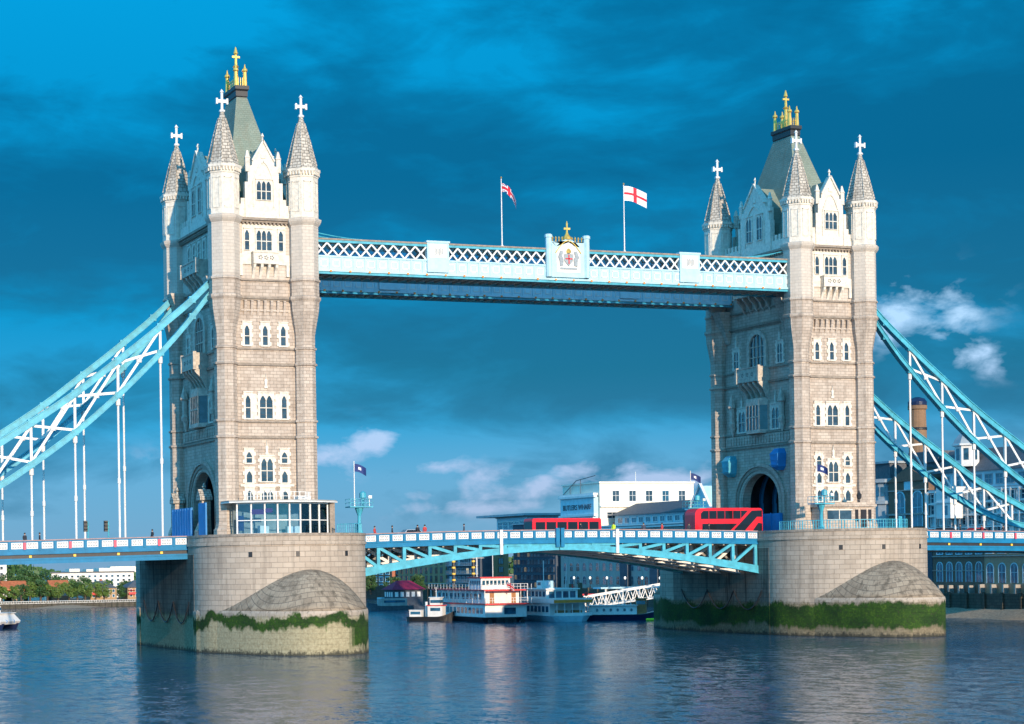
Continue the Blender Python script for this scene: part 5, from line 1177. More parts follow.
def catamaran():
    t = thing('river_bus_boat', 'white river bus boat cut off by the left edge of the photo', 'boat')
    L, W = 24, 7
    for q in (-1, 1):
        b = MB((0, q*2.5, 0), N=(0, 1)); hullmesh(b, L, 1.6, -.3, .9, .25, .05, sheer=.2); b.build('hull', 'navy', t)
    b = MB(N=(0, 1)); b.loft([[(.6, -3.3, .9), (L, -3.3, .9), (L, 3.3, .9), (.6, 3.3, .9)], [(.2, -3.4, 1.5), (L, -3.4, 1.5), (L, 3.4, 1.5), (.2, 3.4, 1.5)], [(1.6, -3.1, 3.0), (L, -3.1, 3.0), (L, 3.1, 3.0), (1.6, 3.1, 3.0)]]); b.box(1.2, L, -3.3, 3.3, 3.0, 3.15); b.build('cabin', 'white', t)
    for i in range(8):
        for q in (-1, 1): b = MB(N=(0, 1)); b.box(2+i*2.2, 3.9+i*2.2, q*3.3-.14, q*3.3+.1, 1.75, 2.7); b.build('window', 'bglass', t)
    b = MB(N=(0, 1)); b.box(3.5, 7.5, -1.6, 1.6, 3.15, 4.4); b.build('wheelhouse', 'white', t)
    b = MB(N=(0, 1)); b.box(3.44, 7.3, -1.63, 1.63, 3.6, 4.15); b.build('window', 'bglass', t)
    b = MB(N=(0, 1)); b.tube((5, 0, 4.4), (5, 0, 6), .06, 6); b.build('mast', 'white', t)
    b = MB(N=(0, 1)); 
    for q in (-1, 1): b.beam((.2, q*1.2, 1.4), (2.2, q*2.6, 2.4), .12, .5)
    b.build('bow_stripe', 'dblue', t)
    return t
t = catamaran(); finish(t, -52.0, 99.0, R(135)); t.scale = (.9, .9, .88)
t = thing('inflatable_dinghy', 'tiny yellow green dinghy floating beside the launch', 'dinghy', (49.6, 60.5, 0))
b = MB((49.6, 60.5, 0), N=(0, 1))
pts = [(-1, -.5), (.8, -.5), (1.3, 0), (.8, .5), (-1, .5)]
for (xa, ya), (xb, yb) in zip(pts, pts[1:]+pts[:1]): b.tube((xa, ya, .2), (xb, yb, .2), .2, 8)
b.plan(pts, .05, .12); b.build('hull', 'hivis', t)
b = MB((49.6, 60.5, 0), N=(0, 1)); b.box(-.9, -.6, -.45, .45, .3, .36); b.build('thwart', 'wood', t)

# pier, gangway, lamps
t = thing('gangway', 'white lattice truss gangway sloping up from the pier to the quay', 'gangway', (50, 80, 1))
A_, B_ = Vector((49.5, 82, 1.9)), Vector((68.5, 79, 4.2)); d = B_-A_
def gp(f_, n, z): p = A_+d*f_; return (p.x, p.y+n, p.z+z)
for n in (0, 2.0):
    b = MB(N=(0, 1)); b.beam(gp(0, n, 0), gp(1, n, 0), .25, .28); b.beam(gp(0, n, 1.9), gp(1, n, 2.35), .22, .26)
    for i in range(12):
        b.beam(gp(i/12, n, 0), gp((i+.5)/12, n, 2.1), .1, .14); b.beam(gp((i+.5)/12, n, 2.1), gp((i+1)/12, n, 0), .1, .14)
    b.build('side_truss', 'white', t)
b = MB(N=(0, 1)); b.beam(gp(0, 1, .05), gp(1, 1, .05), 1.9, .12); b.build('walkway_plate', 'soffit', t)
t = thing('landing_stage', 'floating landing stage with a pale canopy and timber piles behind the boats', 'landing stage', (50, 84, 0))
b = MB(N=(0, 1)); b.box(36, 56, 83.5, 90, -.4, 1.0); b.build('pontoon', 'navybrick', t)
b = MB(N=(0, 1)); b.box(60, 84, 96, 99, 4.9, 5.2); b.box(37, 54, 84.5, 87.5, 4.0, 4.25, 1); b.build('canopy', ['paleblue', 'redtrim'], t)
for i in range(6):
    b = MB(N=(0, 1)); b.box(37+i*3.3, 37.2+i*3.3, 84.6, 84.8, 1.0, 4.0); b.build('canopy_post', 'white', t)
for i in range(7): b = MB(N=(0, 1)); b.box(61+i*3.6, 61.3+i*3.6, 96.2, 96.5, -1, 4.9); b.build('canopy_post', 'white', t)
for i, (x, y, h) in enumerate(((44.4, 76, 6.4), (43.2, 77, 6.2), (70.5, 78, 4), (72, 78, 4.2), (73.5, 78, 4.0), (69, 80, 4.1))):
    b = MB(N=(0, 1)); b.tube((x, y, -2), (x, y, h), .42, 8)
    tag(b.build('mooring_pile', 'timber'), ['tall timber pile right of the orange striped boat', 'tall timber pile just left of its twin by the orange striped boat', 'first timber pile under the gangway head', 'second timber pile under the gangway head', 'third timber pile under the gangway head', 'rear timber pile under the gangway head'][i], 'pile', 'timber mooring piles')
for i, y in enumerate((163.9, 156.6, 149.2, 141.5, 134.5, 127.4)):
    x = 97.9; f_ = (x+118.6)/(92+118.6); yy = -215.76+(y+215.76)*f_
    t = thing('street_lamp', ['quay lamp post farthest to the left', 'second quay lamp post from the left', 'third quay lamp post from the left', 'fourth quay lamp post from the left', 'fifth quay lamp post from the left', 'quay lamp post nearest the right pier'][i]+' with a pale globe', 'lamp post', (x, yy, 3.9), 'lamp posts along the quay')
    b = MB((x, yy, 0)); b.lathe(0, 0, [(.16, 3.9), (.16, 4.3), (.07, 4.4), (.06, 6.0)], 8); b.build('pole', 'black', t)
    b = MB((x, yy, 0)); b.lathe(0, 0, [(.1, 6.0), (.2, 6.12), (.26, 6.32), (.2, 6.52), (.08, 6.65)], 10); b.build('globe', 'globe', t)
# boathouse with the red roof, left of the boats
t = thing('floating_boathouse', 'small blue floating boathouse with a crimson hipped roof left of the steamer', 'boathouse', (53, 171, 0))
b = MB((53, 171, 0), N=(0, 1)); b.box(-12, 4.5, -3, 4, -.3, .7); b.build('pontoon', 'navybrick', t)
b = MB((53, 171, 0), N=(0, 1)); b.box(-3.6, 3.6, -2, 3, .7, 4.4); b.build('wall', 'navybrick', t)
b = MB((53, 171, 0), N=(0, 1)); b.loft([[(-4.2, -2.6, 4.4), (4.2, -2.6, 4.4), (4.2, 3.6, 4.4), (-4.2, 3.6, 4.4)], [(-1.6, .3, 6.4), (1.6, .3, 6.4), (1.6, .7, 6.4), (-1.6, .7, 6.4)]]); b.build('roof', 'crimson', t)
for i in range(5): b = MB((53, 171, 0), N=(0, 1)); b.box(-3.2+i*1.35, -2.4+i*1.35, -2.06, -1.98, 2.8, 3.9); b.build('window', 'white', t)
for i in range(4): b = MB((53, 171, 0), N=(0, 1)); b.box(-3.66, -3.58, -1.6+i*1.2, -.9+i*1.2, 2.8, 3.9); b.build('window', 'white', t)
for i, (x, y, lb) in enumerate(((40.5, 163, 'low grey moored barge at the edge of the left pier'), (46, 176, 'low blue grey moored barge behind the floating boathouse'))):
    t = thing('moored_barge', lb, 'barge', (x, y, 0), 'moored barges by the boathouse')
    b = MB((x, y, 0), N=(0, 1)); hullmesh(b, 11, 3.4, -.3, 1.0, .2, .1); b.build('hull', 'navybrick' if i else 'roofslate', t)
    b = MB((x, y, 0), N=(0, 1)); b.box(3, 9, -1.3, 1.3, 1.0, 2.6); b.build('cabin', 'paleblue' if i else 'concrete', t)
    b = MB((x, y, 0), N=(0, 1)); b.box(3.5, 8.5, -1.33, 1.33, 1.7, 2.2); b.build('window', 'bglass', t)

# ------------------------------------------------------------------ buildings
wcache = {}
def facewin(par, O, U, N, uc, zc, w_, h, style='rect', fmat='white', gmat='bglass', prj=.08, nm='window', balc=False):
    key = (style, round(w_, 2), round(h, 2), fmat, gmat, U, N, balc)
    if key not in wcache:
        b = MB((0, 0, 0), U, N); f = max(.07, w_*.1)
        if style == 'arch':
            a = arch(-w_/2, w_/2, h/2-w_/2, h/2, 4, False); a2 = arch(-w_/2-f, w_/2+f, h/2-w_/2, h/2+f, 4, False)
            b.prism([(-w_/2, -h/2)]+a+[(w_/2, -h/2)], -.05, .03, 1)
            b.prism([(-w_/2-f, -h/2)]+a2+[(w_/2+f, -h/2), (w_/2, -h/2)]+a[::-1]+[(-w_/2, -h/2)], -.05, prj)
        else:
            b.box(-w_/2, w_/2, -.05, .03, -h/2, h/2, 1)
            b.box(-w_/2-f, -w_/2, -.05, prj, -h/2-f, h/2+f); b.box(w_/2, w_/2+f, -.05, prj, -h/2-f, h/2+f); b.box(-w_/2, w_/2, -.05, prj, h/2, h/2+f); b.box(-w_/2, w_/2, -.05, prj+.06, -h/2-f, -h/2)
        if w_ > .8: b.box(-.04, .04, .0, prj-.02, -h/2, h/2*.9)
        if h > 1.2: b.box(-w_/2, w_/2, .0, prj-.025, -.04+h*.05, .04+h*.05)
        if balc:
            b.box(-w_*.8, w_*.8, 0, 1.0, -h/2-.2, -h/2-.08); b.box(-w_*.8, w_*.8, .95, 1.0, -h/2+.75, -h/2+.82)
            for i in range(7): x = -w_*.8+i*w_*1.6/6; b.box(x-.03, x+.03, .95, 1.0, -h/2-.1, -h/2+.8)
        o = b.build('window', [fmat, gmat], None); wcache[key] = o.data; me = o.data; bpy.data.objects.remove(o)
    o = bpy.data.objects.new(nm, wcache[key]); col.objects.link(o); o.parent = par
    px = O[0]+U[0]*uc; py = O[1]+U[1]*uc; o.location = Vector((px, py, O[2]+zc))-par.location
    return o
def grid(par, face, x0, x1, y0, y1, z0, z1, nc, nr, w_, h, gm=('bglass',), **k):
    r = random.Random(int(x0*7+y0*3+z0))
    if face == 'W': O, U, N, Lh = (x0, y1, 0), (0, -1), (-1, 0), y1-y0
    else: O, U, N, Lh = (x0, y0, 0), (1, 0), (0, -1), x1-x0
    for i in range(nc):
        for j in range(nr):
            facewin(par, O, U, N, Lh*(i+.5)/nc, z0+(z1-z0)*(j+.5)/nr, w_, h, gmat=r.choice(gm), **k)
def bldg(name, label, x0, x1, y0, y1, z0, z1, mat, cat='building', roof='flat', rmat='roofslate', rh=3, group=None, cornice=True):
    t = thing(name, label, cat, ((x0+x1)/2, (y0+y1)/2, z0), group)
    b = MB(N=(0, 1)); b.box(x0, x1, y0, y1, z0, z1); b.build('wall', mat, t)
    b = MB(N=(0, 1))
    if roof == 'flat': b.box(x0-.25, x1+.25, y0-.25, y1+.25, z1, z1+.35)
    elif roof == 'hip': m_ = min(x1-x0, y1-y0)*.38; b.loft([[(x0-.3, y0-.3, z1), (x1+.3, y0-.3, z1), (x1+.3, y1+.3, z1), (x0-.3, y1+.3, z1)], [(x0+m_, y0+m_, z1+rh), (x1-m_, y0+m_, z1+rh), (x1-m_, y1-m_, z1+rh), (x0+m_, y1-m_, z1+rh)]])
    elif roof == 'gabY': xm = (x0+x1)/2; b.prism([(x0-.3, z1), (x1+.3, z1), (xm, z1+rh)], y0-.2, y1+.2)
    elif roof == 'gabX':
        b.O = (0, 0, 0); b.U = (0, 1); b.N = (1, 0); ym = (y0+y1)/2; b.prism([(y0-.3, z1), (y1+.3, z1), (ym, z1+rh)], x0-.2, x1+.2)
    b.build('roof', rmat, t)
    return t
def lettering(txt, size, loc, par, mat, rot=(math.pi/2, 0, -math.pi/2)):
    c = bpy.data.curves.new('lettering', 'FONT'); c.body = txt; c.size = size; c.extrude = .05; c.align_x = 'CENTER'; c.align_y = 'CENTER'
    o = bpy.data.objects.new('lettering', c); col.objects.link(o); dg = bpy.context.evaluated_depsgraph_get()
    me = bpy.data.meshes.new_from_object(o.evaluated_get(dg)); bpy.data.objects.remove(o); me.materials.clear(); me.materials.append(M[mat])
    o = bpy.data.objects.new('lettering', me); col.objects.link(o); o.parent = par; o.rotation_euler = rot; o.location = Vector(loc)-par.location
    return o
XF = 100.0
# grey stone warehouse with the two lettered attics
t = bldg('warehouse', 'long grey brick riverside warehouse with two lettered pediments behind the central span', XF, 122, 119, 184.6, .5, 17.6, 'greystone', roof='flat', rmat='roofpale')
grid(t, 'W', XF, 0, 120, 184, 4.2, 16.6, 21, 4, 1.35, 1.9, ('glass', 'bglass', 'bglass'), style='arch', fmat='roofpale')
b = MB(N=(0, 1)); b.box(XF-.5, XF+.1, 119, 172, 17.4, 17.75); b.box(XF-.3, XF+.1, 119, 172, 13.3, 13.5); b.box(XF-.7, XF+.1, 119, 172, 17.95, 18.25); b.build('cornice', 'white', t)
for y in (129, 141.5, 154):
    b = MB(N=(0, 1)); b.box(XF-1.0, XF, y-1.6, y+1.6, 4.5, 16.4)
    b.build('loading_bay', 'navybrick', t)
b = MB(N=(0, 1)); b.box(XF+4, XF+15, 128, 166, 17.95, 20.6); b.build('penthouse', 'paleblue', t)
b = MB((0, 0, 0), (1, 0), (0, 1)); b.prism([(XF+3, 20.6), (XF+18, 20.6), (XF+10, 23.4)], 127.5, 166.5); b.build('penthouse_roof', 'roofslate', t)
grid(t, 'W', XF+4, 0, 129, 165, 18.4, 20.3, 12, 1, 1.8, 1.1, ('bglass',), fmat='white')
# pediment at the right
b = MB((XF, 123.9, 0), (0, -1), (-1, 0)); b.box(-5.0, 5.0, -6, .3, 17.9, 20.9); b.prism([(-3.6, 20.9), (3.6, 20.9), (0, 25.6)], -5, .1); ped = b.build('pediment', 'paleblue', t)
b = MB((XF, 123.9, 0), (0, -1), (-1, 0)); b.beam((-3.9, .3, 20.9), (0, .3, 26.0), .6, .4); b.beam((3.9, .3, 20.9), (0, .3, 26.0), .6, .4); b.box(-5.2, 5.2, .2, .7, 20.7, 21.1); b.box(-5.2, 5.2, .2, .7, 18.2, 18.5); b.build('pediment_moulding', 'white', ped)
lettering('BUTLERS WHARF', 1.25, (XF-.45, 123.9, 19.65), t, 'roofslate')
# left attic block
b = MB((XF, 175.5, 0), (0, -1), (-1, 0)); b.box(-8.5, 7.3, -.95, .2, 17.9, 25.0); b.build('attic_block', 'paleblue', t)
b = MB((XF, 175.5, 0), (0, -1), (-1, 0)); b.box(-8.7, 8.2, -.2, .7, 20.6, 21.1); b.box(-8.7, 8.2, -.2, .7, 25.0, 25.5); b.box(-8.7, 7.3, -.9, .3, 25.5, 26.0)
for i in range(16): b.box(-8+i*1.0, -7.6+i*1.0, .2, .5, 17.5, 20.4)
b.build('attic_cornice', 'white', t)
b = MB((XF, 175.5, 0), (0, -1), (-1, 0)); b.poly([(-8.5, -.5, 26), (-2, -.5, 29.2), (7, -.5, 30)], .12, .15); b.tube((-5, -.5, 26), (-5, -.5, 27.8), .08, 6); b.tube((0, -.5, 26), (0, -.5, 29.4), .08, 6); b.build('roof_stay', 'roofslate', t)
lettering('BUTLERS WHARF', 1.75, (XF-.26, 176, 22.8), t, 'roofslate')
# cream block
t = bldg('apartment_building', 'cream rendered block with a flat roof rising above the warehouse', 101, 126, 167.5, 185, 3.6, 28.2, 'cream', roof='flat', rmat='cream')
grid(t, 'S', 103, 125, 167.5, 0, 23.0, 27.4, 5, 1, 1.7, 2.4, ('glass', 'bglass'), fmat='white'); grid(t, 'S', 102, 115, 167.5, 0, 19.0, 22.5, 3, 1, 2.6, 1.3, ('glass',), fmat='white')
b = MB(N=(0, 1)); b.box(101, 126.3, 167.0, 167.6, 22.6, 22.9); b.build('string_course', 'cream', t); b = MB(N=(0, 1)); b.tube((112, 170, 28.2), (112, 170, 31), .06, 6); b.build('aerial', 'cream', t)
# dense dark block with many lit panes
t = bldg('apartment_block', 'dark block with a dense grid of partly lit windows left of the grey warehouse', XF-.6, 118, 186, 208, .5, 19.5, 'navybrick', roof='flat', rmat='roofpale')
grid(t, 'W', XF-.6, 0, 186.5, 207.5, 3.6, 18.6, 12, 8, 1.1, 1.05, ('bglass', 'paleblue', 'lit', 'roofpale', 'bglass', 'paleblue', 'concrete'), fmat='navybrick', prj=.25)
t = bldg('riverside_office', 'low riverside block with an overhanging pale roof left of the wharf sign', 104, 122, 209, 226, 14.6, 21.6, 'paleblue', roof='flat', rmat='concrete')
b = MB(N=(0, 1)); b.box(102, 124, 207, 234, 21.95, 22.5); b.build('roof_overhang', 'roofpale', t)
grid(t, 'W', 104, 0, 210, 225.5, 15.5, 21, 5, 2, 2.4, 1.8, ('bglass',), fmat='white')
b = MB(N=(0, 1)); b.box(106, 107, 210, 211, 3.6, 14.6); b.build('support_column', 'white', t)
# the far reach of the south bank
t = bldg('apartment_block', 'dark navy apartment block with balconies behind the steamer funnels', 99, 102.5, 226, 246, .5, 14.2, 'navybrick', roof='flat')
grid(t, 'W', 99, 0, 227, 245, 2.5, 13.6, 7, 5, 1.5, 1.4, ('bglass', 'lit', 'bglass', 'paleblue', 'glass'), fmat='roofpale', balc=True)
t = bldg('apartment_block', 'yellow brown brick apartment block between the red brick and navy blocks', 99, 118, 247, 279, .5, 14.8, 'tanbrick', roof='flat')
grid(t, 'W', 99, 0, 248, 278, 2.5, 14, 9, 5, 1.3, 1.5, ('bglass', 'glass'), fmat='brick'); grid(t, 'S', 99, 118, 247, 0, 2.5, 14, 4, 5, 1.3, 1.5, ('bglass',), fmat='brick')
t = bldg('apartment_block', 'red brick apartment block just right of the left pier', 98, 118, 281, 306, .5, 11.8, 'redbrick', roof='flat')
grid(t, 'W', 98, 0, 282, 305, 2.5, 11.2, 5, 4, 2.6, 1.2, ('bglass', 'glass'), fmat='paleblue'); grid(t, 'S', 98, 118, 281, 0, 2.5, 11.2, 4, 4, 1.8, 1.2, ('bglass',), fmat='paleblue')
t = bldg('apartment_block', 'distant brown block at the end of the reach behind the left pier', 97, 125, 310, 380, .5, 12.0, 'brick', roof='flat')
grid(t, 'W', 97, 0, 312, 378, 2, 11.4, 10, 4, 2, 1.2, ('bglass',), fmat='roofpale')
# brick brewery range at the right
t = bldg('brewery_range', 'dark brick riverside range with tall arched windows right of the right pier', XF-.4, 112, 39.2, 52.0, 1.5, 12.6, 'brick', roof='flat')
grid(t, 'W', XF-.4, 0, 39.4, 51.4, 5.0, 9.8, 5, 1, 1.35, 3.3, ('bglass',), style='arch', fmat='paleblue'); grid(t, 'W', XF-.4, 0, 39.4, 51.4, 10.3, 12.3, 5, 1, 1.4, 1.6, ('bglass',), fmat='paleblue')
b = MB(N=(0, 1)); b.box(XF-.62, XF-.4, 39.2, 52, 10.0, 10.2); b.box(XF-.55, XF-.4, 39.2, 52, 7.6, 7.72)
for i in range(6): b.box(XF-1.5, XF-.4, 39.2+i*2.5, 39.55+i*2.5, 1.5, 5.2)
b.build('stone_band', 'greystone', t)
t = bldg('brewery_range', 'sun toned brown brick range with arched windows at the right edge of the photo', XF-.7, 112, 14, 39.0, 1.5, 12.8, M['tanbrick'] if 0 else 'brick', roof='flat')
t2 = [c for c in t.children if c.name.startswith('wall')][0]; t2.data.materials[0] = masonry('sun_toned_brick', (.46, .25, .15), (.54, .32, .20), (.22, .18, .14), .25, .09, .01, .3, bumpd=.01)  # warm sunlight put into the brick colour, the face itself is shaded
grid(t, 'W', XF-.7, 0, 14, 39, 5.2, 9.2, 9, 1, 1.5, 3.2, ('bglass',), style='arch', fmat='paleblue'); grid(t, 'W', XF-.7, 0, 14, 39, 10.4, 12.4, 9, 1, 1.7, 1.6, ('bglass',), fmat='white')
b = MB(N=(0, 1)); b.box(XF-.95, XF-.7, 14, 39, 10.0, 10.2)
for i in range(10): b.box(XF-1.7, XF-.7, 14.2+i*2.75, 14.6+i*2.75, 1.5, 5.4)
b.build('stone_band', 'greystone', t)
t = bldg('glazed_flats', 'white framed glazed flats stepping back above the brick range at the right', 103, 116, 26, 56.5, 12.9, 21.4, 'bglass', roof='flat', rmat='roofpale')
grid(t, 'W', 103, 0, 26, 56.5, 13.2, 21.2, 13, 4, 1.7, 1.45, ('bglass', 'paleblue', 'bglass'), fmat='white', prj=.3)
b = MB(N=(0, 1))
for i in range(16): b.box(102.3, 102.6, 26+i*2.03, 26.32+i*2.03, 12.9, 21.4)
for z in (14.9, 17.0, 19.1, 21.2): b.box(102.35, 102.5, 26, 56.5, z, z+.28)
b.build('white_frame', 'white', t)
b = MB(N=(0, 1)); b.box(99.8, 103, 47.6, 51.2, 16.6, 22.0); b.box(99.6, 103, 47.4, 51.4, 19.2, 19.5); b.build('lift_tower', 'white', t)
b = MB(N=(0, 1)); b.box(99.76, 99.82, 48.3, 49.6, 17.2, 18.8); b.box(99.76, 99.82, 48.3, 49.6, 20, 21.4); b.build('window', 'bglass', t)
b = MB(N=(0, 1)); b.box(104.5, 117, 24, 55.5, 21.7, 24.6); b.build('upper_storey', 'paleblue', t)
grid(t, 'W', 104.5, 0, 24, 55.5, 21.9, 24.3, 12, 1, 1.6, 1.6, ('bglass',), fmat='roofpale')
b = MB((0, 0, 0), (1, 0), (0, 1)); b.prism([(104, 24.6), (118, 24.6), (114, 28.6), (108, 28.6)], 28, 57.5); b.build('slate_roof', 'roofslate', t)
t = thing('cupola', 'white cupola with a domed cap on the slate roof at the right', 'cupola', (104.8, 49.2, 26))
b = MB((104.8, 49.2, 0)); b.lathe(0, 0, [(2.1, 25.5), (2.1, 29.0), (2.6, 29.1), (2.6, 29.4), (2.2, 29.45)], 8); b.build('drum', 'white', t)
b = MB((104.8, 49.2, 0)); b.lathe(0, 0, [(2.4, 29.4), (2.1, 30.1), (1.4, 31.0), (.5, 31.6), (.2, 31.8), (.1, 32.6)], 8); b.build('dome', 'roofpale', t)
for k in range(8):
    a = math.pi/4*k; b = MB((104.8+1.95*math.cos(a), 49.2+1.95*math.sin(a), 0), (-math.sin(a), math.cos(a)), (math.cos(a), math.sin(a))); b.box(-.4, .4, -.05, .05, 26.6, 28.6); b.build('window', 'bglass', t)
t = bldg('engine_house', 'dark brick gabled house with two tall arched pale windows behind the right chain', 103, 115, 57.0, 67.8, 3.6, 23.6, 'brick', roof='gabX', rmat='brick', rh=2.6)
for yc in (64.6, 59.9): facewin(t, (103, yc, 0), (0, -1), (-1, 0), 0, 18.6, 2.3, 6.2, style='arch', fmat='paleblue', gmat='bglass')
facewin(t, (103, 62.3, 0), (0, -1), (-1, 0), 0, 23.5, 1.9, 3.0, style='arch', fmat='paleblue', gmat='paleblue')
b = MB(N=(0, 1)); b.box(102.7, 103, 57, 67.8, 17.6, 17.9); b.box(102.8, 103, 57, 67.8, 21.9, 22.1); b.build('stone_band', 'greystone', t)
t = thing('brewery_tower', 'pale stone round cornered building between the right tower and the gabled house', 'building', (104, 70.4, 3.6))
b = MB((105.5, 70.6, 0)); b.lathe(0, 0, [(3.3, 3.6), (3.3, 19.6), (3.7, 19.8), (3.7, 20.3), (3.2, 20.5), (3.2, 23.4), (3.8, 23.7), (3.8, 24.3), (3.0, 24.4)], 14); b.build('wall', 'roofpale', t)
for k in range(7):
    a = math.pi+(-.9+k*.36)
    for z in (21.2,): b = MB((105.5+3.12*math.cos(a), 70.6+3.12*math.sin(a), 0), (-math.sin(a), math.cos(a)), (math.cos(a), math.sin(a))); b.box(-.35, .35, 0, .12, z, z+1.7); b.build('window', 'bglass', t)
b = MB((105.5, 70.6, 0), N=(0, 1)); b.box(-1.5, 8, -2, 4, 24.3, 27.2); b.box(-2, 8.4, -2.4, 4.4, 27.2, 27.6, 1); b.build('rooftop_house', ['roofslate', 'roofpale'], t)
b = MB(N=(0, 1)); b.box(108, 122, 56, 74, 3.6, 27.0); b.box(107.6, 122, 60, 68, 27, 29.0, 0)
tag(b.build('rear_wing', 'roofslate'), 'dark slate clad rear wing below the brewery chimney', 'building')
t = thing('chimney_stack', 'tall round brick chimney with a dark cap above the rooftops at the right', 'chimney', (112, 70.8, 20))
b = MB((112, 70.8, 0)); b.lathe(0, 0, [(1.75, 20), (1.55, 33.5), (1.45, 37.1), (1.7, 37.3), (1.7, 37.9), (1.5, 38.0)], 20); b.build('shaft', 'chimbrick', t)
b = MB((112, 70.8, 0)); b.lathe(0, 0, [(1.65, 38.0), (1.7, 38.6), (1.25, 39.2), (.4, 39.5)], 20); b.build('cap', 'navy', t)
b = MB((112, 70.8, 0)); b.lathe(0, 0, [(1.62, 33.4), (1.66, 33.8), (1.6, 33.9)], 20); b.build('iron_band', 'black', t)
# block between pier and range, in shade behind right pier
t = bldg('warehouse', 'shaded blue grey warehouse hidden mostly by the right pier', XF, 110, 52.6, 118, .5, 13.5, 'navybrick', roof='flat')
grid(t, 'W', XF, 0, 53, 117, 3.5, 13, 16, 3, 1.6, 1.6, ('bglass', 'glass'), fmat='roofpale')

# north bank, far left
for i, (x0, x1, y0, y1, z1, lb) in enumerate(((-34, -20.4, 290, 302, 12.1, 'white tower block cut by the left edge of the photo'),)):
    t = bldg('tower_block', lb, x0, x1+2.2+5.4, y0, y1, 1.75, 12.1, 'white'); grid(t, 'S', x0+12, x1+7, y0, 0, 3, 11.4, 4, 5, 1.2, .8, ('glass',), fmat='white')
t = bldg('apartment_building', 'long white flat roofed apartment building above the trees on the left bank', 3.0, 27.5, 305, 316, 1.75, 8.9, 'white')
grid(t, 'S', 3.4, 27, 305, 0, 2.6, 8.5, 14, 5, .7, .55, ('glass', 'bglass'), fmat='white')
b = MB(N=(0, 1)); b.box(9, 12, 307, 312, 8.9, 10.1); b.box(14, 16, 307, 312, 8.9, 9.9); b.box(17.5, 22.5, 306, 312, 8.9, 10.2); b.box(22.5, 38, 312, 316, 8.9, 10.6); b.build('rooftop_housing', 'cream', t)
ho = [(-22, 7.5, 'terra', 'cream'), (-16.5, 6.5, 'terra', 'tanbrick'), (-11, 6, 'terra', 'cream'), (-3.6, 5.2, 'terra', 'redbrick')]
lbs = ['house with an orange roof farthest left on the far bank', 'house with an orange roof second from the left on the far bank', 'house with an orange roof third from the left on the far bank', 'isolated small house with a bright orange roof among the trees']
for i, (x, w_, rm, wm) in enumerate(ho):
    t = bldg('house', lbs[i], x, x+w_, 276, 284, 1.75, 4.6+(i % 2)*.5, wm, 'house', 'gabX' if i % 2 else 'hip', rm, 2.0, 'orange roofed houses on the left bank')
    grid(t, 'S', x+.3, x+w_-.3, 276, 0, 2.6, 4.4, 4, 1, .8, .9, ('glass',), fmat='white')
for i, (x0, x1) in enumerate(((4.2, 11.4), (14.4, 22.4), (24.0, 34.0))):
    t = bldg('terraced_house', ['tan brick riverside terrace with red balconies, left one', 'tan brick riverside terrace beside the left pier', 'tan brick riverside terrace hidden behind the left pier'][i], x0, x1, 264.5, 272, 1.75, 4.9, 'tanbrick', 'house', 'hip', 'roofslate', 1.9, 'tan brick terraces on the left bank')
    grid(t, 'S', x0+.2, x1-.2, 264.5, 0, 2.2, 4.8, 5, 2, .6, .7, ('glass', 'bglass'), fmat='white')
    b = MB(N=(0, 1)); b.box(x0+.1, x0+2.0, 263.6, 264.5, 3.1, 3.2); b.box(x0+.1, x0+2.0, 263.6, 263.65, 3.2, 3.7); b.box(x0+.1, x0+2.0, 263.6, 264.5, 4.2, 4.3); b.build('balcony', 'redtrim', t)
    b = MB(N=(0, 1)); b.box(x0+(x1-x0)*.5, x0+(x1-x0)*.5+.6, 268, 268.8, 5.8, 7.3); b.build('chimney', 'redbrick', t)

# ------------------------------------------------------------------ trees
def tree_mesh(seed, H, W, leaf, nleaf=2600, ls=.28):
    r = random.Random(seed); tb = MB(N=(0, 1)); tb.lathe(0, 0, [(.28, 0), (.2, H*.35), (.1, H*.7)], 7)
    clumps = []
    for i in range(26):
        a = r.uniform(0, 6.28); f_ = r.random()**.5; z = H*(.30+.66*r.random()); w_ = W/2*f_*math.sin(math.pi*min(.97, max(.12, (z/H-.18)/.86)))**.6*1.05
        clumps.append((w_*math.cos(a), w_*math.sin(a), z, r.uniform(.5, .95)*W*.17+.25))
    for i in range(6):
        c = clumps[i]; tb.tube((0, 0, H*.3), (c[0]*.7, c[1]*.7, c[2]*.85), .08, 5, r2=.03)
    lb = MB(N=(0, 1)); vs = []; fs = []
    for i in range(nleaf):
        c = r.choice(clumps); d = Vector((r.gauss(0, 1), r.gauss(0, 1), r.gauss(0, 1))).normalized()*c[3]*r.uniform(.55, 1.1)
        p = Vector(c[:3])+Vector((d.x, d.y, d.z*.8)); a = Vector((r.gauss(0, 1), r.gauss(0, 1), r.gauss(0, 1))).normalized(); q = a.orthogonal().normalized(); s_ = ls*r.uniform(.6, 1.3)
        k = len(vs); e = a.cross(q)*s_*.5; q = q*s_; vs += [tuple(p-q*.5-e*.2), tuple(p+e), tuple(p+q*.5), tuple(p-e)]; fs.append((k, k+1, k+2, k+3))
    lb.add(vs, fs); return tb, lb
protos = []
for i, (H, W, lf) in enumerate(((5.0, 4.6, 'leaf2'), (5.2, 4.8, 'leaf1'), (8.2, 8.0, 'leaf2'), (4.6, 3.4, 'leaf1'))):
    tb, lb = tree_mesh(11+i, H, W, lf, 3600 if i == 2 else 2400, .42 if i == 2 else .30); 
    root = bpy.data.objects.new('broadleaf_tree', None); col.objects.link(root); root.empty_display_size = .3
    root.location = (0, 0, 0); tb.build('trunk', 'bark', root); lb.build('crown', lf, root); protos.append(root)
used = [False]*4
names_ = {0: 'dark round tree', 1: 'light green tree', 2: 'big dark tree', 3: 'small bright tree'}
tp = []
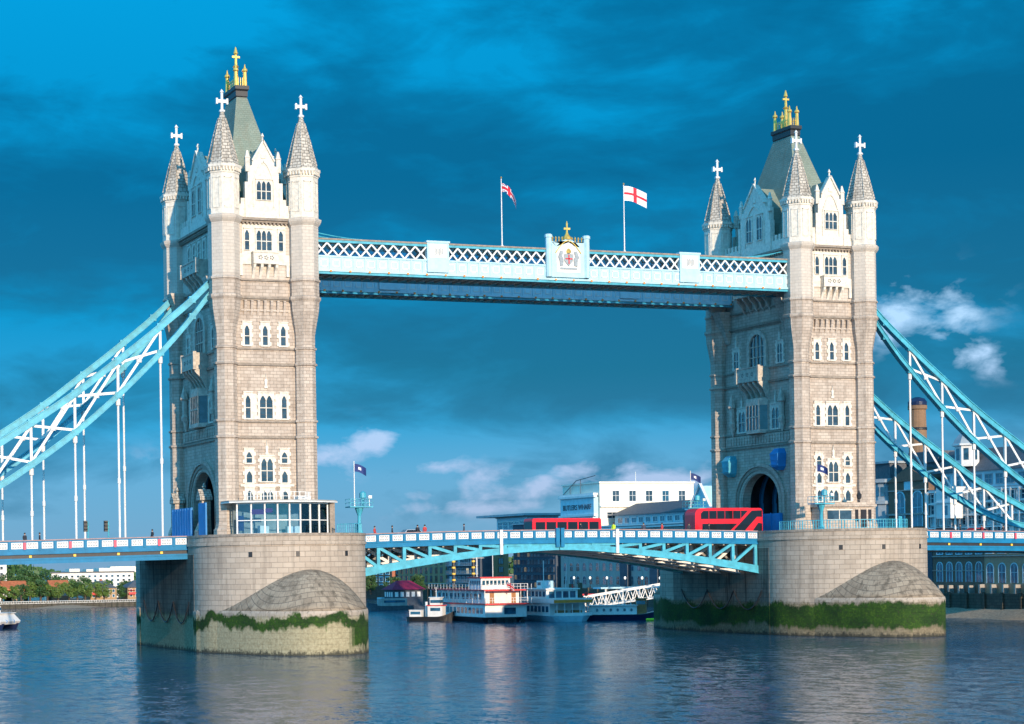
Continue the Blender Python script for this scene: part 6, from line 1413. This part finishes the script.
for i in range(14): tp.append((-24+i*2.45+rnd.uniform(-.4, .4), 263.5+rnd.uniform(0, 2), [3, 0, 3, 3, 0, 3, 0, 1, 1, 1, 0, 1, 1, 1][i], rnd.uniform(.85, 1.1), 'on the far left embankment'))
for i in range(9): tp.append((-24+i*4.2+rnd.uniform(-1, 1), 290+rnd.uniform(0, 6), 2, rnd.uniform(.72, .95)*(1.12 if i in (3, 4, 5) else .9), 'in the row behind the orange roofs'))
tp += [(12.5, 266, 0, .75, 'between the two tan brick terraces'), (34, 300, 2, .8, 'behind the tan brick terraces on the left bank'), (29, 297, 2, .78, 'beside the white building on the left bank'), (20, 285, 0, .95, 'in front of the white building on the left bank'), (15, 287, 0, 1.0, 'before the white building, left one'), (-6, 298, 2, 1.02, 'taller than all others on the left bank')]
for i, (x, y) in enumerate(((92.5, 268), (92, 283), (93, 294), (94, 254), (95, 300))): tp.append((x, y, 0, .95+.1*(i % 2), 'before the red brick block'))
ordn = ['first', 'second', 'third', 'fourth', 'fifth', 'sixth', 'seventh', 'eighth', 'ninth', 'tenth', 'eleventh', 'twelfth', 'thirteenth', 'fourteenth']
cnt = {}
for (x, y, k, s, where) in tp:
    cnt[where] = cnt.get(where, 0)+1
    lb = ('%s %s' % (names_[k], where)) + ('' if sum(1 for q in tp if q[4] == where) == 1 else ', %s from the left' % ordn[cnt[where]-1])
    o = protos[k] if not used[k] else dup(protos[k], (0, 0, 0), None)
    used[k] = True; o.location = (x, y, 1.6); o.scale = (s, s, s); o.rotation_euler = (0, 0, rnd.uniform(0, 6)); tag(o, lb, 'tree', 'trees on the far banks')
# distant wood closing the far river reach
wd = MB(N=(0, 1)); rr_ = random.Random(9); vs = []; fs = []
for i in range(9000):
    x = rr_.uniform(-500, 900); y = 905+rr_.uniform(0, 25); z = 2+rr_.random()*(8+4*math.sin(x*.02)+3*math.sin(x*.07))
    s_ = 1.6; a = rr_.uniform(0, 3.1); k = len(vs); dx, dy = s_*math.cos(a), s_*math.sin(a)
    vs += [(x-dx, y-dy, z-s_), (x+dx, y+dy, z-s_*.6), (x+dx*.8, y+dy*.8, z+s_), (x-dx*.9, y-dy*.9, z+s_*.7)]; fs.append((k, k+1, k+2, k+3))
wd.add(vs, fs); tag(wd.build('distant_woodland', 'leaf2'), 'distant belt of trees far down the river', 'woodland', kind='stuff')
